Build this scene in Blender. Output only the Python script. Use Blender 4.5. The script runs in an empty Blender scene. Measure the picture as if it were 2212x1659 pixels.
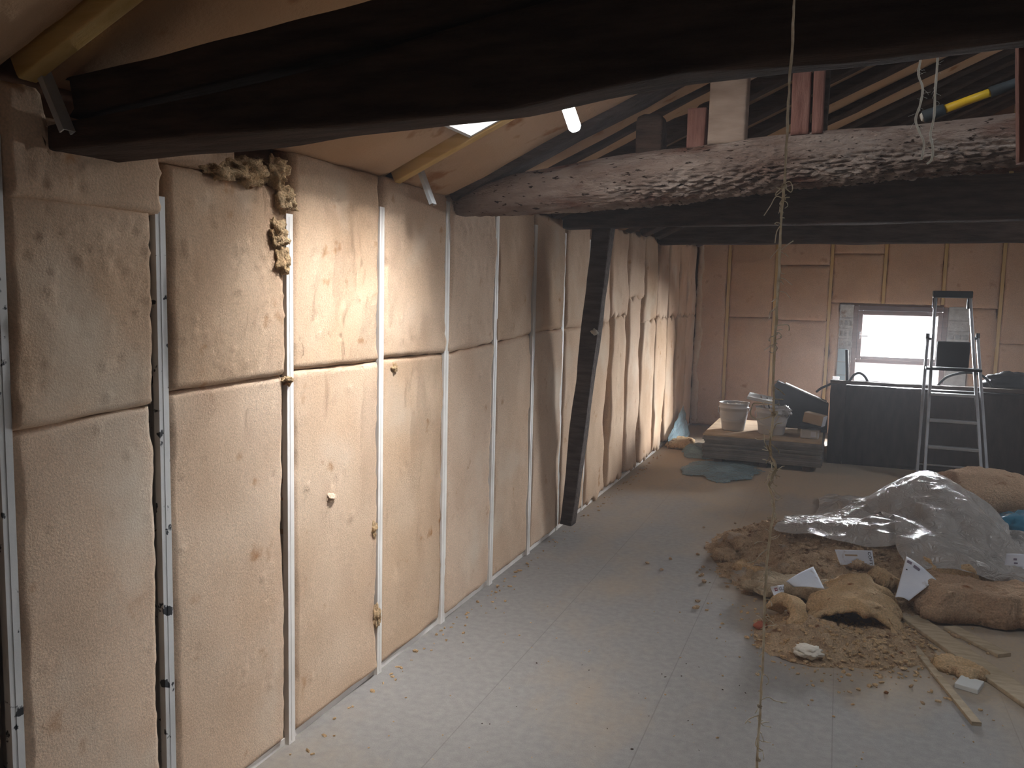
import bpy, bmesh, math, random
from mathutils import Vector, Matrix, noise
import numpy as np

SC = bpy.context.scene
COL = SC.collection
R = random.Random(7)

# ------------------------------------------------------------------ camera
EYE = Vector((0.0, 0.0, 1.6))
FPX, PITCH, YAW, ROLL = 1790.29, 0.103642, 0.373959, 0.02281
_cy, _sy = math.cos(YAW), math.sin(YAW)
FWD = Vector((-_sy * math.cos(PITCH), _cy * math.cos(PITCH), -math.sin(PITCH)))
_r = Vector((_cy, _sy, 0)); _u = _r.cross(FWD)
RGT = _r * math.cos(ROLL) + _u * math.sin(ROLL)
UPV = _u * math.cos(ROLL) - _r * math.sin(ROLL)
cd = bpy.data.cameras.new('camera'); cam = bpy.data.objects.new('camera', cd); COL.objects.link(cam)
cd.sensor_width = 36.0; cd.lens = FPX / 2212 * 36.0; cd.clip_start = 0.02
M3 = Matrix((RGT, UPV, -FWD)).transposed()
cam.matrix_world = Matrix.Translation(EYE) @ M3.to_4x4()
SC.camera = cam

def ray(x, y): return RGT * ((x - 1106) / FPX) - UPV * ((y - 829.5) / FPX) + FWD
def onx(x, y, X): d = ray(x, y); return EYE + d * (X / d.x)
def ony(x, y, Y): d = ray(x, y); return EYE + d * (Y / d.y)
def onz(x, y, Z=0.0): d = ray(x, y); return EYE + d * ((Z - 1.6) / d.z)

# ------------------------------------------------------------------ light
SC.view_settings.view_transform = 'Standard'; SC.view_settings.look = 'None'
SC.view_settings.gamma = 1.0; SC.view_settings.exposure = 0.22
SC.view_settings.use_curve_mapping = False
SC.cycles.max_bounces = 8; SC.cycles.diffuse_bounces = 5; SC.cycles.transparent_max_bounces = 12
SC.cycles.sample_clamp_indirect = 4.0
w = bpy.data.worlds.new('sky'); SC.world = w; w.use_nodes = True
bg = w.node_tree.nodes['Background']; bg.inputs[0].default_value = (0.86, 0.93, 1.0, 1); bg.inputs[1].default_value = 2.0

def area(name, loc, direction, sx, sy, power, color, spread=math.pi):
    l = bpy.data.lights.new(name, 'AREA'); l.shape = 'RECTANGLE'; l.size = sx; l.size_y = sy
    l.energy = power; l.color = color; l.spread = spread
    o = bpy.data.objects.new(name, l); COL.objects.link(o); o.location = loc
    o.rotation_euler = Vector(direction).to_track_quat('-Z', 'Y').to_euler(); return o
SLOPE = 0.46
def rise(y): return 0.033 * max(0.0, y - 3.7)      # the eaves climb slightly down the room
def roof(x, y=0.0): return 2.05 + SLOPE * (x + 1.736) + rise(y)
NRM = Vector((SLOPE, 0, -1)).normalized()          # into the room, square to the left roof slope
# daylight over the two roof windows and beyond the gable window; rear fill added
area('daylight_roof_window', Vector((-0.915, 2.652, roof(-0.915) + 0.075)), NRM, 0.95, 0.62, 20, (0.97, 0.98, 1.0))
area('daylight_sky_over_window', Vector((-0.22, 2.58, 3.46)), (-0.52, 0.06, -1), 0.9, 0.7, 74, (0.98, 0.98, 1.0), 1.7)
area('rear_fill', Vector((1.0, -2.7, 1.75)), (-0.12, 1, -0.2), 0.9, 0.9, 4.5, (0.92, 0.96, 1.0))  # added fill behind the camera, brightens the twine and the beam's front
area('daylight_roof_window', Vector((1.2, 2.3, roof(1.2) + 0.085)), NRM, 0.90, 0.72, 34, (0.78, 0.89, 1.0))
area('daylight_gable', Vector((1.4, 13.4, 2.7)), (-0.14, -1, -0.42), 5.4, 3.6, 22000, (0.92, 0.95, 1.0))
# (the far one lies on the right-hand slope)
area('daylight_roof_window', Vector((3.6, 7.1, 2.05 + SLOPE * 3.336 + 0.075)), (-SLOPE, 0, -1), 1.2, 1.3, 26, (0.95, 0.97, 1.0), 2.4)

# ------------------------------------------------------------------ helpers
def obj(name, bm, mat, parent=None, smooth=False):
    me = bpy.data.meshes.new(name)
    bmesh.ops.recalc_face_normals(bm, faces=bm.faces)
    bm.to_mesh(me); bm.free()
    if smooth:
        for p in me.polygons: p.use_smooth = True
    me.materials.append(mat)
    o = bpy.data.objects.new(name, me); COL.objects.link(o)
    if parent: o.parent = parent
    return o
def tag(o, label, cat, group=None, kind=None):
    o['label'] = label; o['category'] = cat
    if group: o['group'] = group
    if kind: o['kind'] = kind
    return o
def struct(o): o['kind'] = 'structure'; return o
def thing(name, label, cat, loc=(0, 0, 0), group=None):
    o = bpy.data.objects.new(name, None); COL.objects.link(o); o.location = loc; o.empty_display_size = 0.1
    return tag(o, label, cat, group)
def keep(o, root):                                    # parent, world shape unchanged (roots are unrotated)
    o.parent = root; o.matrix_parent_inverse = Matrix.Translation(root.location).inverted(); return o
def part(name, bm, mat, root, smooth=False):
    return keep(obj(name, bm, mat, None, smooth), root)
def bev(o, width, seg=2):
    m = o.modifiers.new('bevel', 'BEVEL'); m.width = width; m.segments = seg; m.limit_method = 'ANGLE'; return o
def box(bm, lo, hi, mtx=None):
    vs = [bm.verts.new((x, y, z)) for x in (lo[0], hi[0]) for y in (lo[1], hi[1]) for z in (lo[2], hi[2])]
    for f in ((0, 1, 3, 2), (4, 6, 7, 5), (0, 4, 5, 1), (2, 3, 7, 6), (0, 2, 6, 4), (1, 5, 7, 3)):
        bm.faces.new([vs[i] for i in f])
    if mtx: bmesh.ops.transform(bm, matrix=mtx, verts=vs)
    return vs
def boxo(name, lo, hi, mat, bw=0.0):
    bm = bmesh.new(); box(bm, lo, hi); o = obj(name, bm, mat)
    if bw: bev(o, bw)
    return o
def fr(p, o=3): return noise.fractal(Vector(p), 1.0, 2.0, o)
def tube(bm, pts, rad, n=8, cap=True):
    pts = [Vector(p) for p in pts]; rings = []
    up = Vector((0.3, 0.2, 1))
    for i, p in enumerate(pts):
        t = (pts[min(i + 1, len(pts) - 1)] - pts[max(i - 1, 0)]).normalized()
        a = t.cross(up)
        if a.length < 0.05: a = t.cross(Vector((1, 0, 0)))
        a.normalize(); b = t.cross(a); 
        r = rad[i] if isinstance(rad, (list, tuple)) else rad
        rings.append([bm.verts.new(p + (a * math.cos(k * 2 * math.pi / n) + b * math.sin(k * 2 * math.pi / n)) * r) for k in range(n)])
    for q, s in zip(rings, rings[1:]):
        for k in range(n): bm.faces.new((q[k], q[(k + 1) % n], s[(k + 1) % n], s[k]))
    if cap:
        bm.faces.new(rings[0][::-1]); bm.faces.new(rings[-1])
def lathe(bm, prof, c, n=32):
    rings = []
    for r, z in prof:
        rings.append([bm.verts.new((c[0] + r * math.cos(k * 2 * math.pi / n), c[1] + r * math.sin(k * 2 * math.pi / n), c[2] + z)) for k in range(n)])
    for q, s in zip(rings, rings[1:]):
        for k in range(n): bm.faces.new((q[k], q[(k + 1) % n], s[(k + 1) % n], s[k]))
    return rings
def smoothcurve(pts, sub=6):
    pts = [Vector(p) for p in pts]; out = []
    for i in range(len(pts) - 1):
        a, b, c, d = pts[max(i - 1, 0)], pts[i], pts[i + 1], pts[min(i + 2, len(pts) - 1)]
        for k in range(sub):
            t = k / sub
            out.append(0.5 * ((2 * b) + (c - a) * t + (2 * a - 5 * b + 4 * c - d) * t * t + (3 * b - a - 3 * c + d) * t ** 3))
    return out + [pts[-1]]
def timber(path, ws, hs, side=Vector((0, 1, 0)), n=24, rough=0.006, seed=0.0, edge=0.25, ragged=0.0, round_=0.0, freq=6.0):
    """sawn or hewn timber along a polyline: path of centres, width (along side) and height per node"""
    bm = bmesh.new(); path = [Vector(p) for p in path]; m = len(path) - 1
    seg = [(path[i + 1] - path[i]).length for i in range(m)]; L = sum(seg)
    rings = []
    K = 24
    for i in range(n + 1):
        s = L * i / n; j = 0; acc = 0
        while j < m - 1 and s > acc + seg[j]: acc += seg[j]; j += 1
        t = (s - acc) / seg[j]; c = path[j].lerp(path[j + 1], t)
        ww = ws[j] + (ws[j + 1] - ws[j]) * t if isinstance(ws, (list, tuple)) else ws
        hh = hs[j] + (hs[j + 1] - hs[j]) * t if isinstance(hs, (list, tuple)) else hs
        d = (path[j + 1] - path[j]).normalized(); v = d.cross(side).normalized(); u = v.cross(d).normalized()
        if v.z < 0: v = -v
        ring = []
        for k in range(K):
            a = 2 * math.pi * (k + 0.5) / K; ca, sa = math.cos(a), math.sin(a)
            e = 0.18 if not round_ else 1.0
            sx = math.copysign(abs(ca) ** e, ca); sz = math.copysign(abs(sa) ** e, sa)
            p = c + u * (sx * ww / 2) + v * (sz * hh / 2)
            q = Vector((p.x * 1.3, p.y * freq, p.z * freq)) + Vector((seed, seed * 1.7, 0))
            if abs(d.x) < 0.5: q = Vector((p.x * freq, p.y * 1.3 + p.z * 1.3, p.z * 1.3)) + Vector((seed, seed * 1.7, 0))
            p = p + (u * sx + v * sz) * (fr(q, 3) * rough)
            if i in (0, n) and ragged: p = p + d * (fr(p * 40 + Vector((seed, 0, 0)), 2) * ragged)
            ring.append(bm.verts.new(p))
        rings.append(ring)
    for q, s in zip(rings, rings[1:]):
        for k in range(K): bm.faces.new((q[k], q[(k + 1) % K], s[(k + 1) % K], s[k]))
    bm.faces.new(rings[0][::-1]); bm.faces.new(rings[-1])
    return bm

# ------------------------------------------------------------------ materials
def lin(c):
    return tuple(((v / 255) / 12.92 if v / 255 <= 0.04045 else ((v / 255 + 0.055) / 1.055) ** 2.4) for v in c) + (1,)
def mat(name, c1, c2=None, scale=8, rough=0.9, bump=0.0, bscale=60, stretch=(1, 1, 1), spots=None, spec=0.2, metal=0.0, rnd=0.0, detail=6, bdist=0.01, fine=0.0, finescale=300):
    m = bpy.data.materials.new(name); m.use_nodes = True; nt = m.node_tree; N = nt.nodes; Lk = nt.links
    b = N['Principled BSDF']; b.inputs['Roughness'].default_value = rough; b.inputs['Metallic'].default_value = metal
    b.inputs['Specular IOR Level'].default_value = spec
    tc = N.new('ShaderNodeTexCoord'); mp = N.new('ShaderNodeMapping'); mp.inputs['Scale'].default_value = stretch
    Lk.new(tc.outputs['Object'], mp.inputs[0])
    col = None
    if c2:
        n = N.new('ShaderNodeTexNoise'); n.inputs['Scale'].default_value = scale; n.inputs['Detail'].default_value = detail
        Lk.new(mp.outputs[0], n.inputs['Vector'])
        r = N.new('ShaderNodeValToRGB'); r.color_ramp.elements[0].position = 0.32; r.color_ramp.elements[1].position = 0.68
        r.color_ramp.elements[0].color = lin(c1); r.color_ramp.elements[1].color = lin(c2)
        Lk.new(n.outputs['Fac'], r.inputs[0]); col = r.outputs[0]
    else:
        g = N.new('ShaderNodeRGB'); g.outputs[0].default_value = lin(c1); col = g.outputs[0]
    if fine:
        n3 = N.new('ShaderNodeTexNoise'); n3.inputs['Scale'].default_value = finescale; n3.inputs['Detail'].default_value = 3
        Lk.new(mp.outputs[0], n3.inputs['Vector'])
        mr = N.new('ShaderNodeMapRange'); mr.inputs[1].default_value = 0.3; mr.inputs[2].default_value = 0.7
        mr.inputs[3].default_value = 1 - fine; mr.inputs[4].default_value = 1 + fine
        Lk.new(n3.outputs['Fac'], mr.inputs[0])
        mx = N.new('ShaderNodeMix'); mx.data_type = 'RGBA'; mx.blend_type = 'MULTIPLY'; mx.inputs[0].default_value = 1
        Lk.new(col, mx.inputs[6]); Lk.new(mr.outputs[0], mx.inputs[7]); col = mx.outputs[2]
    if spots:                                            # (colour, noise scale, threshold, softness)
        for sc, ss, th, so in spots:
            n2 = N.new('ShaderNodeTexNoise'); n2.inputs['Scale'].default_value = ss; n2.inputs['Detail'].default_value = 5
            Lk.new(mp.outputs[0], n2.inputs['Vector'])
            r2 = N.new('ShaderNodeMapRange'); r2.inputs[1].default_value = th; r2.inputs[2].default_value = th + so
            Lk.new(n2.outputs['Fac'], r2.inputs[0])
            mx = N.new('ShaderNodeMix'); mx.data_type = 'RGBA'; mx.inputs[7].default_value = lin(sc)
            Lk.new(r2.outputs[0], mx.inputs[0]); Lk.new(col, mx.inputs[6]); col = mx.outputs[2]
    if rnd:
        oi = N.new('ShaderNodeObjectInfo'); mr = N.new('ShaderNodeMapRange')
        mr.inputs[3].default_value = 1 - rnd; mr.inputs[4].default_value = 1 + rnd
        Lk.new(oi.outputs['Random'], mr.inputs[0])
        hs = N.new('ShaderNodeHueSaturation'); Lk.new(mr.outputs[0], hs.inputs['Value'])
        mr2 = N.new('ShaderNodeMapRange'); mr2.inputs[3].default_value = 1 + rnd; mr2.inputs[4].default_value = 1 - 1.2 * rnd
        Lk.new(oi.outputs['Random'], mr2.inputs[0]); Lk.new(mr2.outputs[0], hs.inputs['Saturation'])
        Lk.new(col, hs.inputs['Color']); col = hs.outputs[0]
    Lk.new(col, b.inputs['Base Color'])
    if bump:
        nb = N.new('ShaderNodeTexNoise'); nb.inputs['Scale'].default_value = bscale; nb.inputs['Detail'].default_value = 6
        nb.inputs['Roughness'].default_value = 0.65
        Lk.new(mp.outputs[0], nb.inputs['Vector'])
        bp = N.new('ShaderNodeBump'); bp.inputs['Strength'].default_value = bump; bp.inputs['Distance'].default_value = bdist
        Lk.new(nb.outputs['Fac'], bp.inputs['Height']); Lk.new(bp.outputs[0], b.inputs['Normal'])
    return m
WOOL = mat('glass_wool', (208, 177, 148), (220, 193, 166), 3.0, 1.0, 0.35, 160, spots=[((184, 140, 102), 9, 0.66, 0.10), ((224, 206, 184), 2.2, 0.55, 0.2)], spec=0.05, rnd=0.07, fine=0.13, finescale=170)
WOOL_B = mat('glass_wool_gable', (206, 166, 134), (218, 182, 150), 3.0, 1.0, 0.6, 90, spots=[((180, 132, 100), 6, 0.62, 0.12)], spec=0.05, rnd=0.06, fine=0.12, finescale=150)
WOOL_R = mat('glass_wool_roof', (196, 160, 126), (210, 178, 146), 2.0, 1.0, 0.5, 70, spec=0.05, rnd=0.05, spots=[((168, 122, 84), 6, 0.62, 0.10)])
TORN = mat('torn_wool', (206, 170, 126), (226, 196, 156), 9, 1.0, 1.0, 60, spots=[((142, 88, 52), 18, 0.60, 0.12)], spec=0.05, fine=0.2, finescale=120, bdist=0.02)
SCRAP = mat('wool_scraps', (178, 148, 118), (212, 184, 150), 14, 1.0, 1.0, 70, spots=[((132, 96, 72), 18, 0.60, 0.12), ((196, 186, 172), 5, 0.6, 0.1)], spec=0.05, fine=0.25, finescale=140, bdist=0.02)
GREYW = mat('dusty_wool', (164, 146, 122), (188, 168, 140), 10, 1.0, 1.0, 80, spec=0.05, fine=0.2, finescale=140)
SLABM = mat('tan_wool_slab', (200, 166, 136), (216, 184, 152), 6, 1.0, 1.0, 45, spots=[((160, 112, 78), 12, 0.62, 0.12)], spec=0.05, fine=0.2, finescale=110, bdist=0.03)
OLD = mat('old_dark_timber', (64, 50, 42), (92, 74, 63), 5, 0.9, 0.8, 18, (1, 6, 6), spec=0.15, bdist=0.02)
OLD2 = mat('old_brown_timber', (70, 57, 50), (104, 88, 78), 5, 0.9, 0.8, 20, (1, 6, 6), spec=0.15, bdist=0.02)
LOGM = mat('weathered_log', (150, 124, 110), (204, 184, 170), 4, 0.95, 1.0, 22, (1, 2.6, 2.6), spots=[((136, 96, 80), 3.2, 0.54, 0.14), ((70, 54, 46), 26, 0.62, 0.05)], spec=0.1, bdist=0.06)
PINKW = mat('reddish_timber', (120, 82, 72), (150, 110, 98), 6, 0.9, 0.7, 18, (6, 6, 1), spec=0.15)
PALEW = mat('pale_timber', (146, 126, 112), (172, 152, 136), 6, 0.9, 0.5, 20, (1, 1, 4), spec=0.15)
YEL = mat('new_pine', (214, 176, 104), (230, 196, 130), 4, 0.7, 0.2, 20, (1, 8, 8), spec=0.3)
PLANK = mat('dusty_pine_plank', (166, 148, 122), (190, 172, 146), 5, 0.85, 0.4, 25, (2, 9, 9), spec=0.2)
STUD = mat('dusty_galvanised_steel', (222, 216, 208), (244, 239, 232), 6, 0.6, 0.1, 30, spec=0.4)
STUDP = mat('printed_galvanised_steel', (196, 196, 194), (216, 215, 212), 6, 0.55, 0.1, 30, spec=0.4, metal=0.15, spots=[((40, 42, 46), 18, 0.622, 0.02)])
ZINC = mat('bright_galvanised_steel', (196, 202, 206), None, rough=0.35, metal=0.35, spec=0.6)
BATTEN = mat('pale_batten', (206, 172, 112), (222, 190, 134), 5, 0.8, 0.2, 20, (8, 8, 1), spec=0.2)
BLOCKW = mat('wall_masonry', (120, 88, 66), (140, 104, 80), 5, 1.0, 0.5, 30)
FLOORM = None
BRICK = mat('hollow_clay_brick', (196, 192, 186), (222, 220, 214), 14, 0.95, 0.8, 60, spots=[((170, 150, 136), 10, 0.6, 0.1)])
FOAMB = mat('pale_blue_foam', (178, 208, 222), (196, 222, 232), 8, 0.9, 0.2, 60)
WINF = mat('brown_window_frame', (112, 86, 76), (126, 100, 90), 6, 0.5, 0.1, 30, (1, 1, 6), spec=0.4)
BLACK = mat('black_plastic', (24, 25, 28), (34, 35, 39), 8, 0.5, 0.1, 60, spec=0.4)
DBOARD = mat('dark_brown_board', (48, 38, 33), (62, 51, 44), 5, 0.9, 0.3, 40, (4, 4, 1), spec=0.1)
ALU = mat('dull_aluminium', (176, 178, 182), (196, 198, 202), 10, 0.42, 0.1, 60, metal=0.7, spec=0.5)
GREYB = mat('grey_sheet_board', (112, 106, 104), (132, 126, 122), 8, 0.9, 0.3, 60, rnd=0.12)
WHITEP = mat('white_bucket_plastic', (196, 194, 194), (210, 208, 206), 5, 0.5, 0.1, 30, spec=0.4)
PAPER = mat('white_paper', (222, 226, 238), (236, 238, 246), 6, 0.8, 0.15, 20, spec=0.2, spots=[((196, 190, 190), 14, 0.62, 0.08)])
INK = mat('dark_print', (40, 38, 46), None, rough=0.8)
INKR = mat('red_print', (140, 70, 74), None, rough=0.8)
INKP = mat('mauve_print', (128, 118, 136), None, rough=0.8)
CARD = mat('brown_card', (166, 140, 112), (186, 162, 132), 6, 0.9, 0.2, 40)
YELP = mat('yellow_plastic', (226, 178, 30), (236, 192, 46), 6, 0.45, 0.1, 40, spec=0.4)
GREYR = mat('dark_grey_rubber', (58, 62, 64), (70, 74, 76), 8, 0.6, 0.1, 40)
TWINE = mat('pale_twine', (226, 214, 194), (246, 240, 228), 120, 0.9, spec=0.1)
WSTR = mat('white_string', (226, 222, 214), (240, 238, 232), 80, 0.9, spec=0.1)
DUST = mat('pale_dust_lumps', (214, 204, 188), (230, 222, 208), 10, 1.0, 0.5, 80)
OFFC = mat('white_offcut', (206, 206, 202), (220, 220, 216), 6, 0.8, 0.2, 40)
def glow_through(m, f):                                # thin fibre lets light through
    nt = m.node_tree; N = nt.nodes; Lk = nt.links; b = N['Principled BSDF']; t = N.new('ShaderNodeBsdfTranslucent'); x = N.new('ShaderNodeMixShader'); x.inputs[0].default_value = f
    Lk.new(b.inputs['Base Color'].links[0].from_socket, t.inputs[0]); Lk.new(b.outputs[0], x.inputs[1]); Lk.new(t.outputs[0], x.inputs[2]); Lk.new(x.outputs[0], N['Material Output'].inputs[0])
glow_through(TWINE, .5); glow_through(WSTR, .5)
BRICKR = mat('red_brick_chip', (150, 84, 66), (168, 100, 80), 12, 0.95, 0.5, 60)

def film(name, col, alpha, rough=0.25, wrinkle=0.0):
    m = bpy.data.materials.new(name); m.use_nodes = True; nt = m.node_tree; N = nt.nodes; Lk = nt.links
    b = N['Principled BSDF']; b.inputs['Base Color'].default_value = lin(col); b.inputs['Roughness'].default_value = rough
    b.inputs['Specular IOR Level'].default_value = 0.6
    if wrinkle:
        tc = N.new('ShaderNodeTexCoord'); nb = N.new('ShaderNodeTexNoise'); nb.inputs['Scale'].default_value = 11; nb.inputs['Detail'].default_value = 5; nb.inputs['Distortion'].default_value = 1.2
        Lk.new(tc.outputs['Object'], nb.inputs['Vector']); rd = N.new('ShaderNodeMath'); rd.operation = 'PINGPONG'; rd.inputs[1].default_value = 0.12
        Lk.new(nb.outputs['Fac'], rd.inputs[0]); bp = N.new('ShaderNodeBump'); bp.inputs['Strength'].default_value = wrinkle; bp.inputs['Distance'].default_value = 0.12
        Lk.new(rd.outputs[0], bp.inputs['Height']); Lk.new(bp.outputs[0], b.inputs['Normal'])
    tr = N.new('ShaderNodeBsdfTransparent'); tr.inputs[0].default_value = (0.95, 0.95, 0.95, 1)
    mx = N.new('ShaderNodeMixShader'); mx.inputs[0].default_value = alpha
    Lk.new(tr.outputs[0], mx.inputs[1]); Lk.new(b.outputs[0], mx.inputs[2]); Lk.new(mx.outputs[0], N['Material Output'].inputs[0])
    return m
FILM = film('dusty_clear_film', (196, 190, 184), 0.74, 0.2, 0.6)
FILMB = film('pale_blue_film', (166, 194, 204), 0.62, 0.2, 0.7)
FILMT = film('teal_film', (60, 130, 160), 0.9)
GLASS = film('window_glass', (200, 210, 214), 0.06, 0.05)

def emit(name, col, s):
    m = bpy.data.materials.new(name); m.use_nodes = True
    b = m.node_tree.nodes['Principled BSDF']; b.inputs['Base Color'].default_value = lin((240, 240, 240))
    b.inputs['Emission Color'].default_value = col; b.inputs['Emission Strength'].default_value = s; return m
LAMP = emit('lit_tube', (0.93, 0.95, 1.0, 1), 14.0)

def floor_mat():
    m = mat('grey_chipboard', (146, 142, 139), (158, 154, 150), 30, 0.85, 0.15, 120, spec=0.25, fine=0.10, finescale=260)
    nt = m.node_tree; N = nt.nodes; Lk = nt.links; b = N['Principled BSDF']
    col = b.inputs['Base Color'].links[0].from_socket
    tc = N.new('ShaderNodeTexCoord'); sp = N.new('ShaderNodeSeparateXYZ'); Lk.new(tc.outputs['Object'], sp.inputs[0])
    def math_(op, a, bb):
        n = N.new('ShaderNodeMath'); n.operation = op
        for i, v in enumerate((a, bb)):
            if hasattr(v, 'links') or hasattr(v, 'is_linked'): Lk.new(v, n.inputs[i])
            else: n.inputs[i].default_value = v
        return n.outputs[0]
    # joints between the boards: lines across the room's width every 0.65 m
    fx = math_('ABSOLUTE', math_('SUBTRACT', math_('FRACT', math_('DIVIDE', math_('ADD', sp.outputs['X'], 0.585 + 6.5), 0.65), 0.0), 0.5), 0.0)
    jx = math_('GREATER_THAN', fx, 0.4965)
    mx = N.new('ShaderNodeMix'); mx.data_type = 'RGBA'; mx.inputs[7].default_value = lin((104, 100, 96))
    f = math_('MULTIPLY', jx, 0.38); Lk.new(f, mx.inputs[0]); Lk.new(col, mx.inputs[6]); col = mx.outputs[2]
    # sawdust and wool dust: an even tan coat far down the room, smeared patches nearer by
    n1 = N.new('ShaderNodeTexNoise'); n1.inputs['Scale'].default_value = 1.5; n1.inputs['Detail'].default_value = 7; n1.inputs['Roughness'].default_value = 0.6
    mp = N.new('ShaderNodeMapping'); mp.inputs['Scale'].default_value = (1.0, 0.55, 1); Lk.new(tc.outputs['Object'], mp.inputs[0]); Lk.new(mp.outputs[0], n1.inputs[0])
    far = N.new('ShaderNodeMapRange'); far.inputs[1].default_value = 4.2; far.inputs[2].default_value = 8.0
    far.inputs[3].default_value = -0.02; far.inputs[4].default_value = 0.34; Lk.new(sp.outputs['Y'], far.inputs[0])
    s1 = math_('ADD', n1.outputs['Fac'], far.outputs[0])
    def blob(cx, cy, rx, ry, amt):
        a = math_('POWER', math_('DIVIDE', math_('SUBTRACT', sp.outputs['X'], cx), rx), 2.0)
        c = math_('POWER', math_('DIVIDE', math_('SUBTRACT', sp.outputs['Y'], cy), ry), 2.0)
        g = N.new('ShaderNodeMapRange'); g.inputs[1].default_value = 0; g.inputs[2].default_value = 1.0
        g.inputs[3].default_value = amt; g.inputs[4].default_value = 0; Lk.new(math_('ADD', a, c), g.inputs[0]); return g.outputs[0]
    for bl in ((0.12, 4.3, 0.75, 0.9, 0.30), (0.75, 4.2, 0.65, 1.1, 0.24), (0.2, 5.6, 1.2, 1.2, 0.32), (-1.0, 3.0, 0.6, 0.5, 0.03)):
        s1 = math_('ADD', s1, blob(*bl))
    r = N.new('ShaderNodeMapRange'); r.inputs[1].default_value = 0.52; r.inputs[2].default_value = 0.80; Lk.new(s1, r.inputs[0])
    n2 = N.new('ShaderNodeTexNoise'); n2.inputs['Scale'].default_value = 60; n2.inputs['Detail'].default_value = 4; Lk.new(tc.outputs['Object'], n2.inputs[0])
    f2 = math_('MULTIPLY', math_('MULTIPLY', r.outputs[0], math_('ADD', n2.outputs['Fac'], 0.35)), 0.85)
    mx = N.new('ShaderNodeMix'); mx.data_type = 'RGBA'; mx.inputs[7].default_value = lin((180, 158, 130)); mx.clamp_factor = True
    Lk.new(f2, mx.inputs[0]); Lk.new(col, mx.inputs[6]); Lk.new(mx.outputs[2], b.inputs['Base Color'])
    return m
FLOORM = floor_mat()

# ------------------------------------------------------------------ room shell
XW, SP, Y0 = -1.736, 0.6045, 1.738           # face of the long wall's studs, stud spacing, first full stud
YB = 10.85                                    # face of the gable wall's battens
XR, YF = 5.2, -2.4
RIDGE = 2.6
def rtop(x, y=0.0): return roof(x, y) if x <= RIDGE else roof(RIDGE, y) - SLOPE * (x - RIDGE)
struct(boxo('floor', (-2.0, YF - .2, -0.12), (XR + .2, YB + .35, 0), FLOORM))
struct(boxo('wall_left', (-2.0, YF, 0), (-1.83, YB + .2, roof(-1.83) + .40), BLOCKW))
struct(boxo('wall_right', (XR, YF, 0), (XR + .2, YB + .2, rtop(XR) + .16), BLOCKW))
def gable(name, ya, yb, holes):
    bm = bmesh.new()
    xs = sorted(set([-1.83, RIDGE, XR] + [v for h in holes for v in (h[0], h[1])]))
    for x0, x1 in zip(xs, xs[1:]):
        hs = [h for h in holes if h[0] <= x0 + 1e-6 and h[1] >= x1 - 1e-6]
        spans = [(0, None)] if not hs else [(0, hs[0][2]), (hs[0][3], None)]
        for z0, z1 in spans:
            za, zb = (z1, z1) if z1 is not None else (rtop(x0, ya) + .16, rtop(x1, ya) + .16)
            v = [bm.verts.new(p) for y in (ya, yb) for p in ((x0, y, z0), (x1, y, z0), (x1, y, zb), (x0, y, za))]
            for f in ((0, 1, 2, 3), (7, 6, 5, 4), (0, 4, 5, 1), (1, 5, 6, 2), (2, 6, 7, 3), (3, 7, 4, 0)): bm.faces.new([v[i] for i in f])
    return struct(obj(name, bm, BLOCKW))
WX0, WX1, WZ0, WZ1 = 0.15, 1.17, 0.60, 1.60
gable('wall_back', YB + .06, YB + .30, [(WX0, WX1, WZ0, WZ1)])
gable('wall_front', YF - .2, YF, [(0.6, 1.4, 1.2, 2.0)])  # opening made for the added fill light behind the camera
# roof boards with two window openings
HOLES = [(-1.38, -0.45, 2.30, 3.005), (0.75, 1.65, 1.90, 2.70), (3.0, 4.2, 6.4, 7.8)]
def roof_slab():
    bm = bmesh.new()
    xs = [-2.0, -1.38, -0.45, 0.75, 1.65, RIDGE, 3.0, 4.2, XR + .2]; ys = [YF - .2, 1.90, 2.30, 2.70, 3.005, 3.7, 6.4, 7.8, YB + .35]
    for x0, x1 in zip(xs, xs[1:]):
        for y0, y1 in zip(ys, ys[1:]):
            if any(h[0] <= x0 and h[1] >= x1 and h[2] <= y0 and h[3] >= y1 for h in HOLES): continue
            for_box = [bm.verts.new((x, y, rtop(x, y) + dz)) for x in (x0, x1) for y in (y0, y1) for dz in (.17, .24)]
            for f in ((0, 1, 3, 2), (4, 6, 7, 5), (0, 4, 5, 1), (2, 3, 7, 6), (0, 2, 6, 4), (1, 5, 7, 3)): bm.faces.new([for_box[i] for i in f])
    return struct(obj('ceiling', bm, OLD2))
roof_slab()
for k, (x0, x1, y0, y1) in enumerate(HOLES):
    rw = bpy.data.objects.new('window_%d' % (k + 2), None); COL.objects.link(rw); rw.location = (x0, y0, rtop(x0, y0)); struct(rw)
    bm = bmesh.new(); t = 0.012
    for a, b_, c, d in ((x0, x0 + t, y0, y1), (x1 - t, x1, y0, y1), (x0 + t, x1 - t, y0, y0 + t), (x0 + t, x1 - t, y1 - t, y1)):
        v = [bm.verts.new((x, y, rtop(x, y) + dz)) for x in (a, b_) for y in (c, d) for dz in (.0, .17)]
        for f in ((0, 1, 3, 2), (4, 6, 7, 5), (0, 4, 5, 1), (2, 3, 7, 6), (0, 2, 6, 4), (1, 5, 7, 3)): bm.faces.new([v[i] for i in f])
    part('window_frame', bm, OFFC, rw)
    bm = bmesh.new()
    v = [bm.verts.new((x, y, rtop(x, y) + dz)) for x in (x0 + t, x1 - t) for y in (y0 + t, y1 - t) for dz in (.030, .036)]
    for f in ((0, 1, 3, 2), (4, 6, 7, 5), (0, 4, 5, 1), (2, 3, 7, 6), (0, 2, 6, 4), (1, 5, 7, 3)): bm.faces.new([v[i] for i in f])
    part('pane', bm, GLASS, rw)

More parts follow.
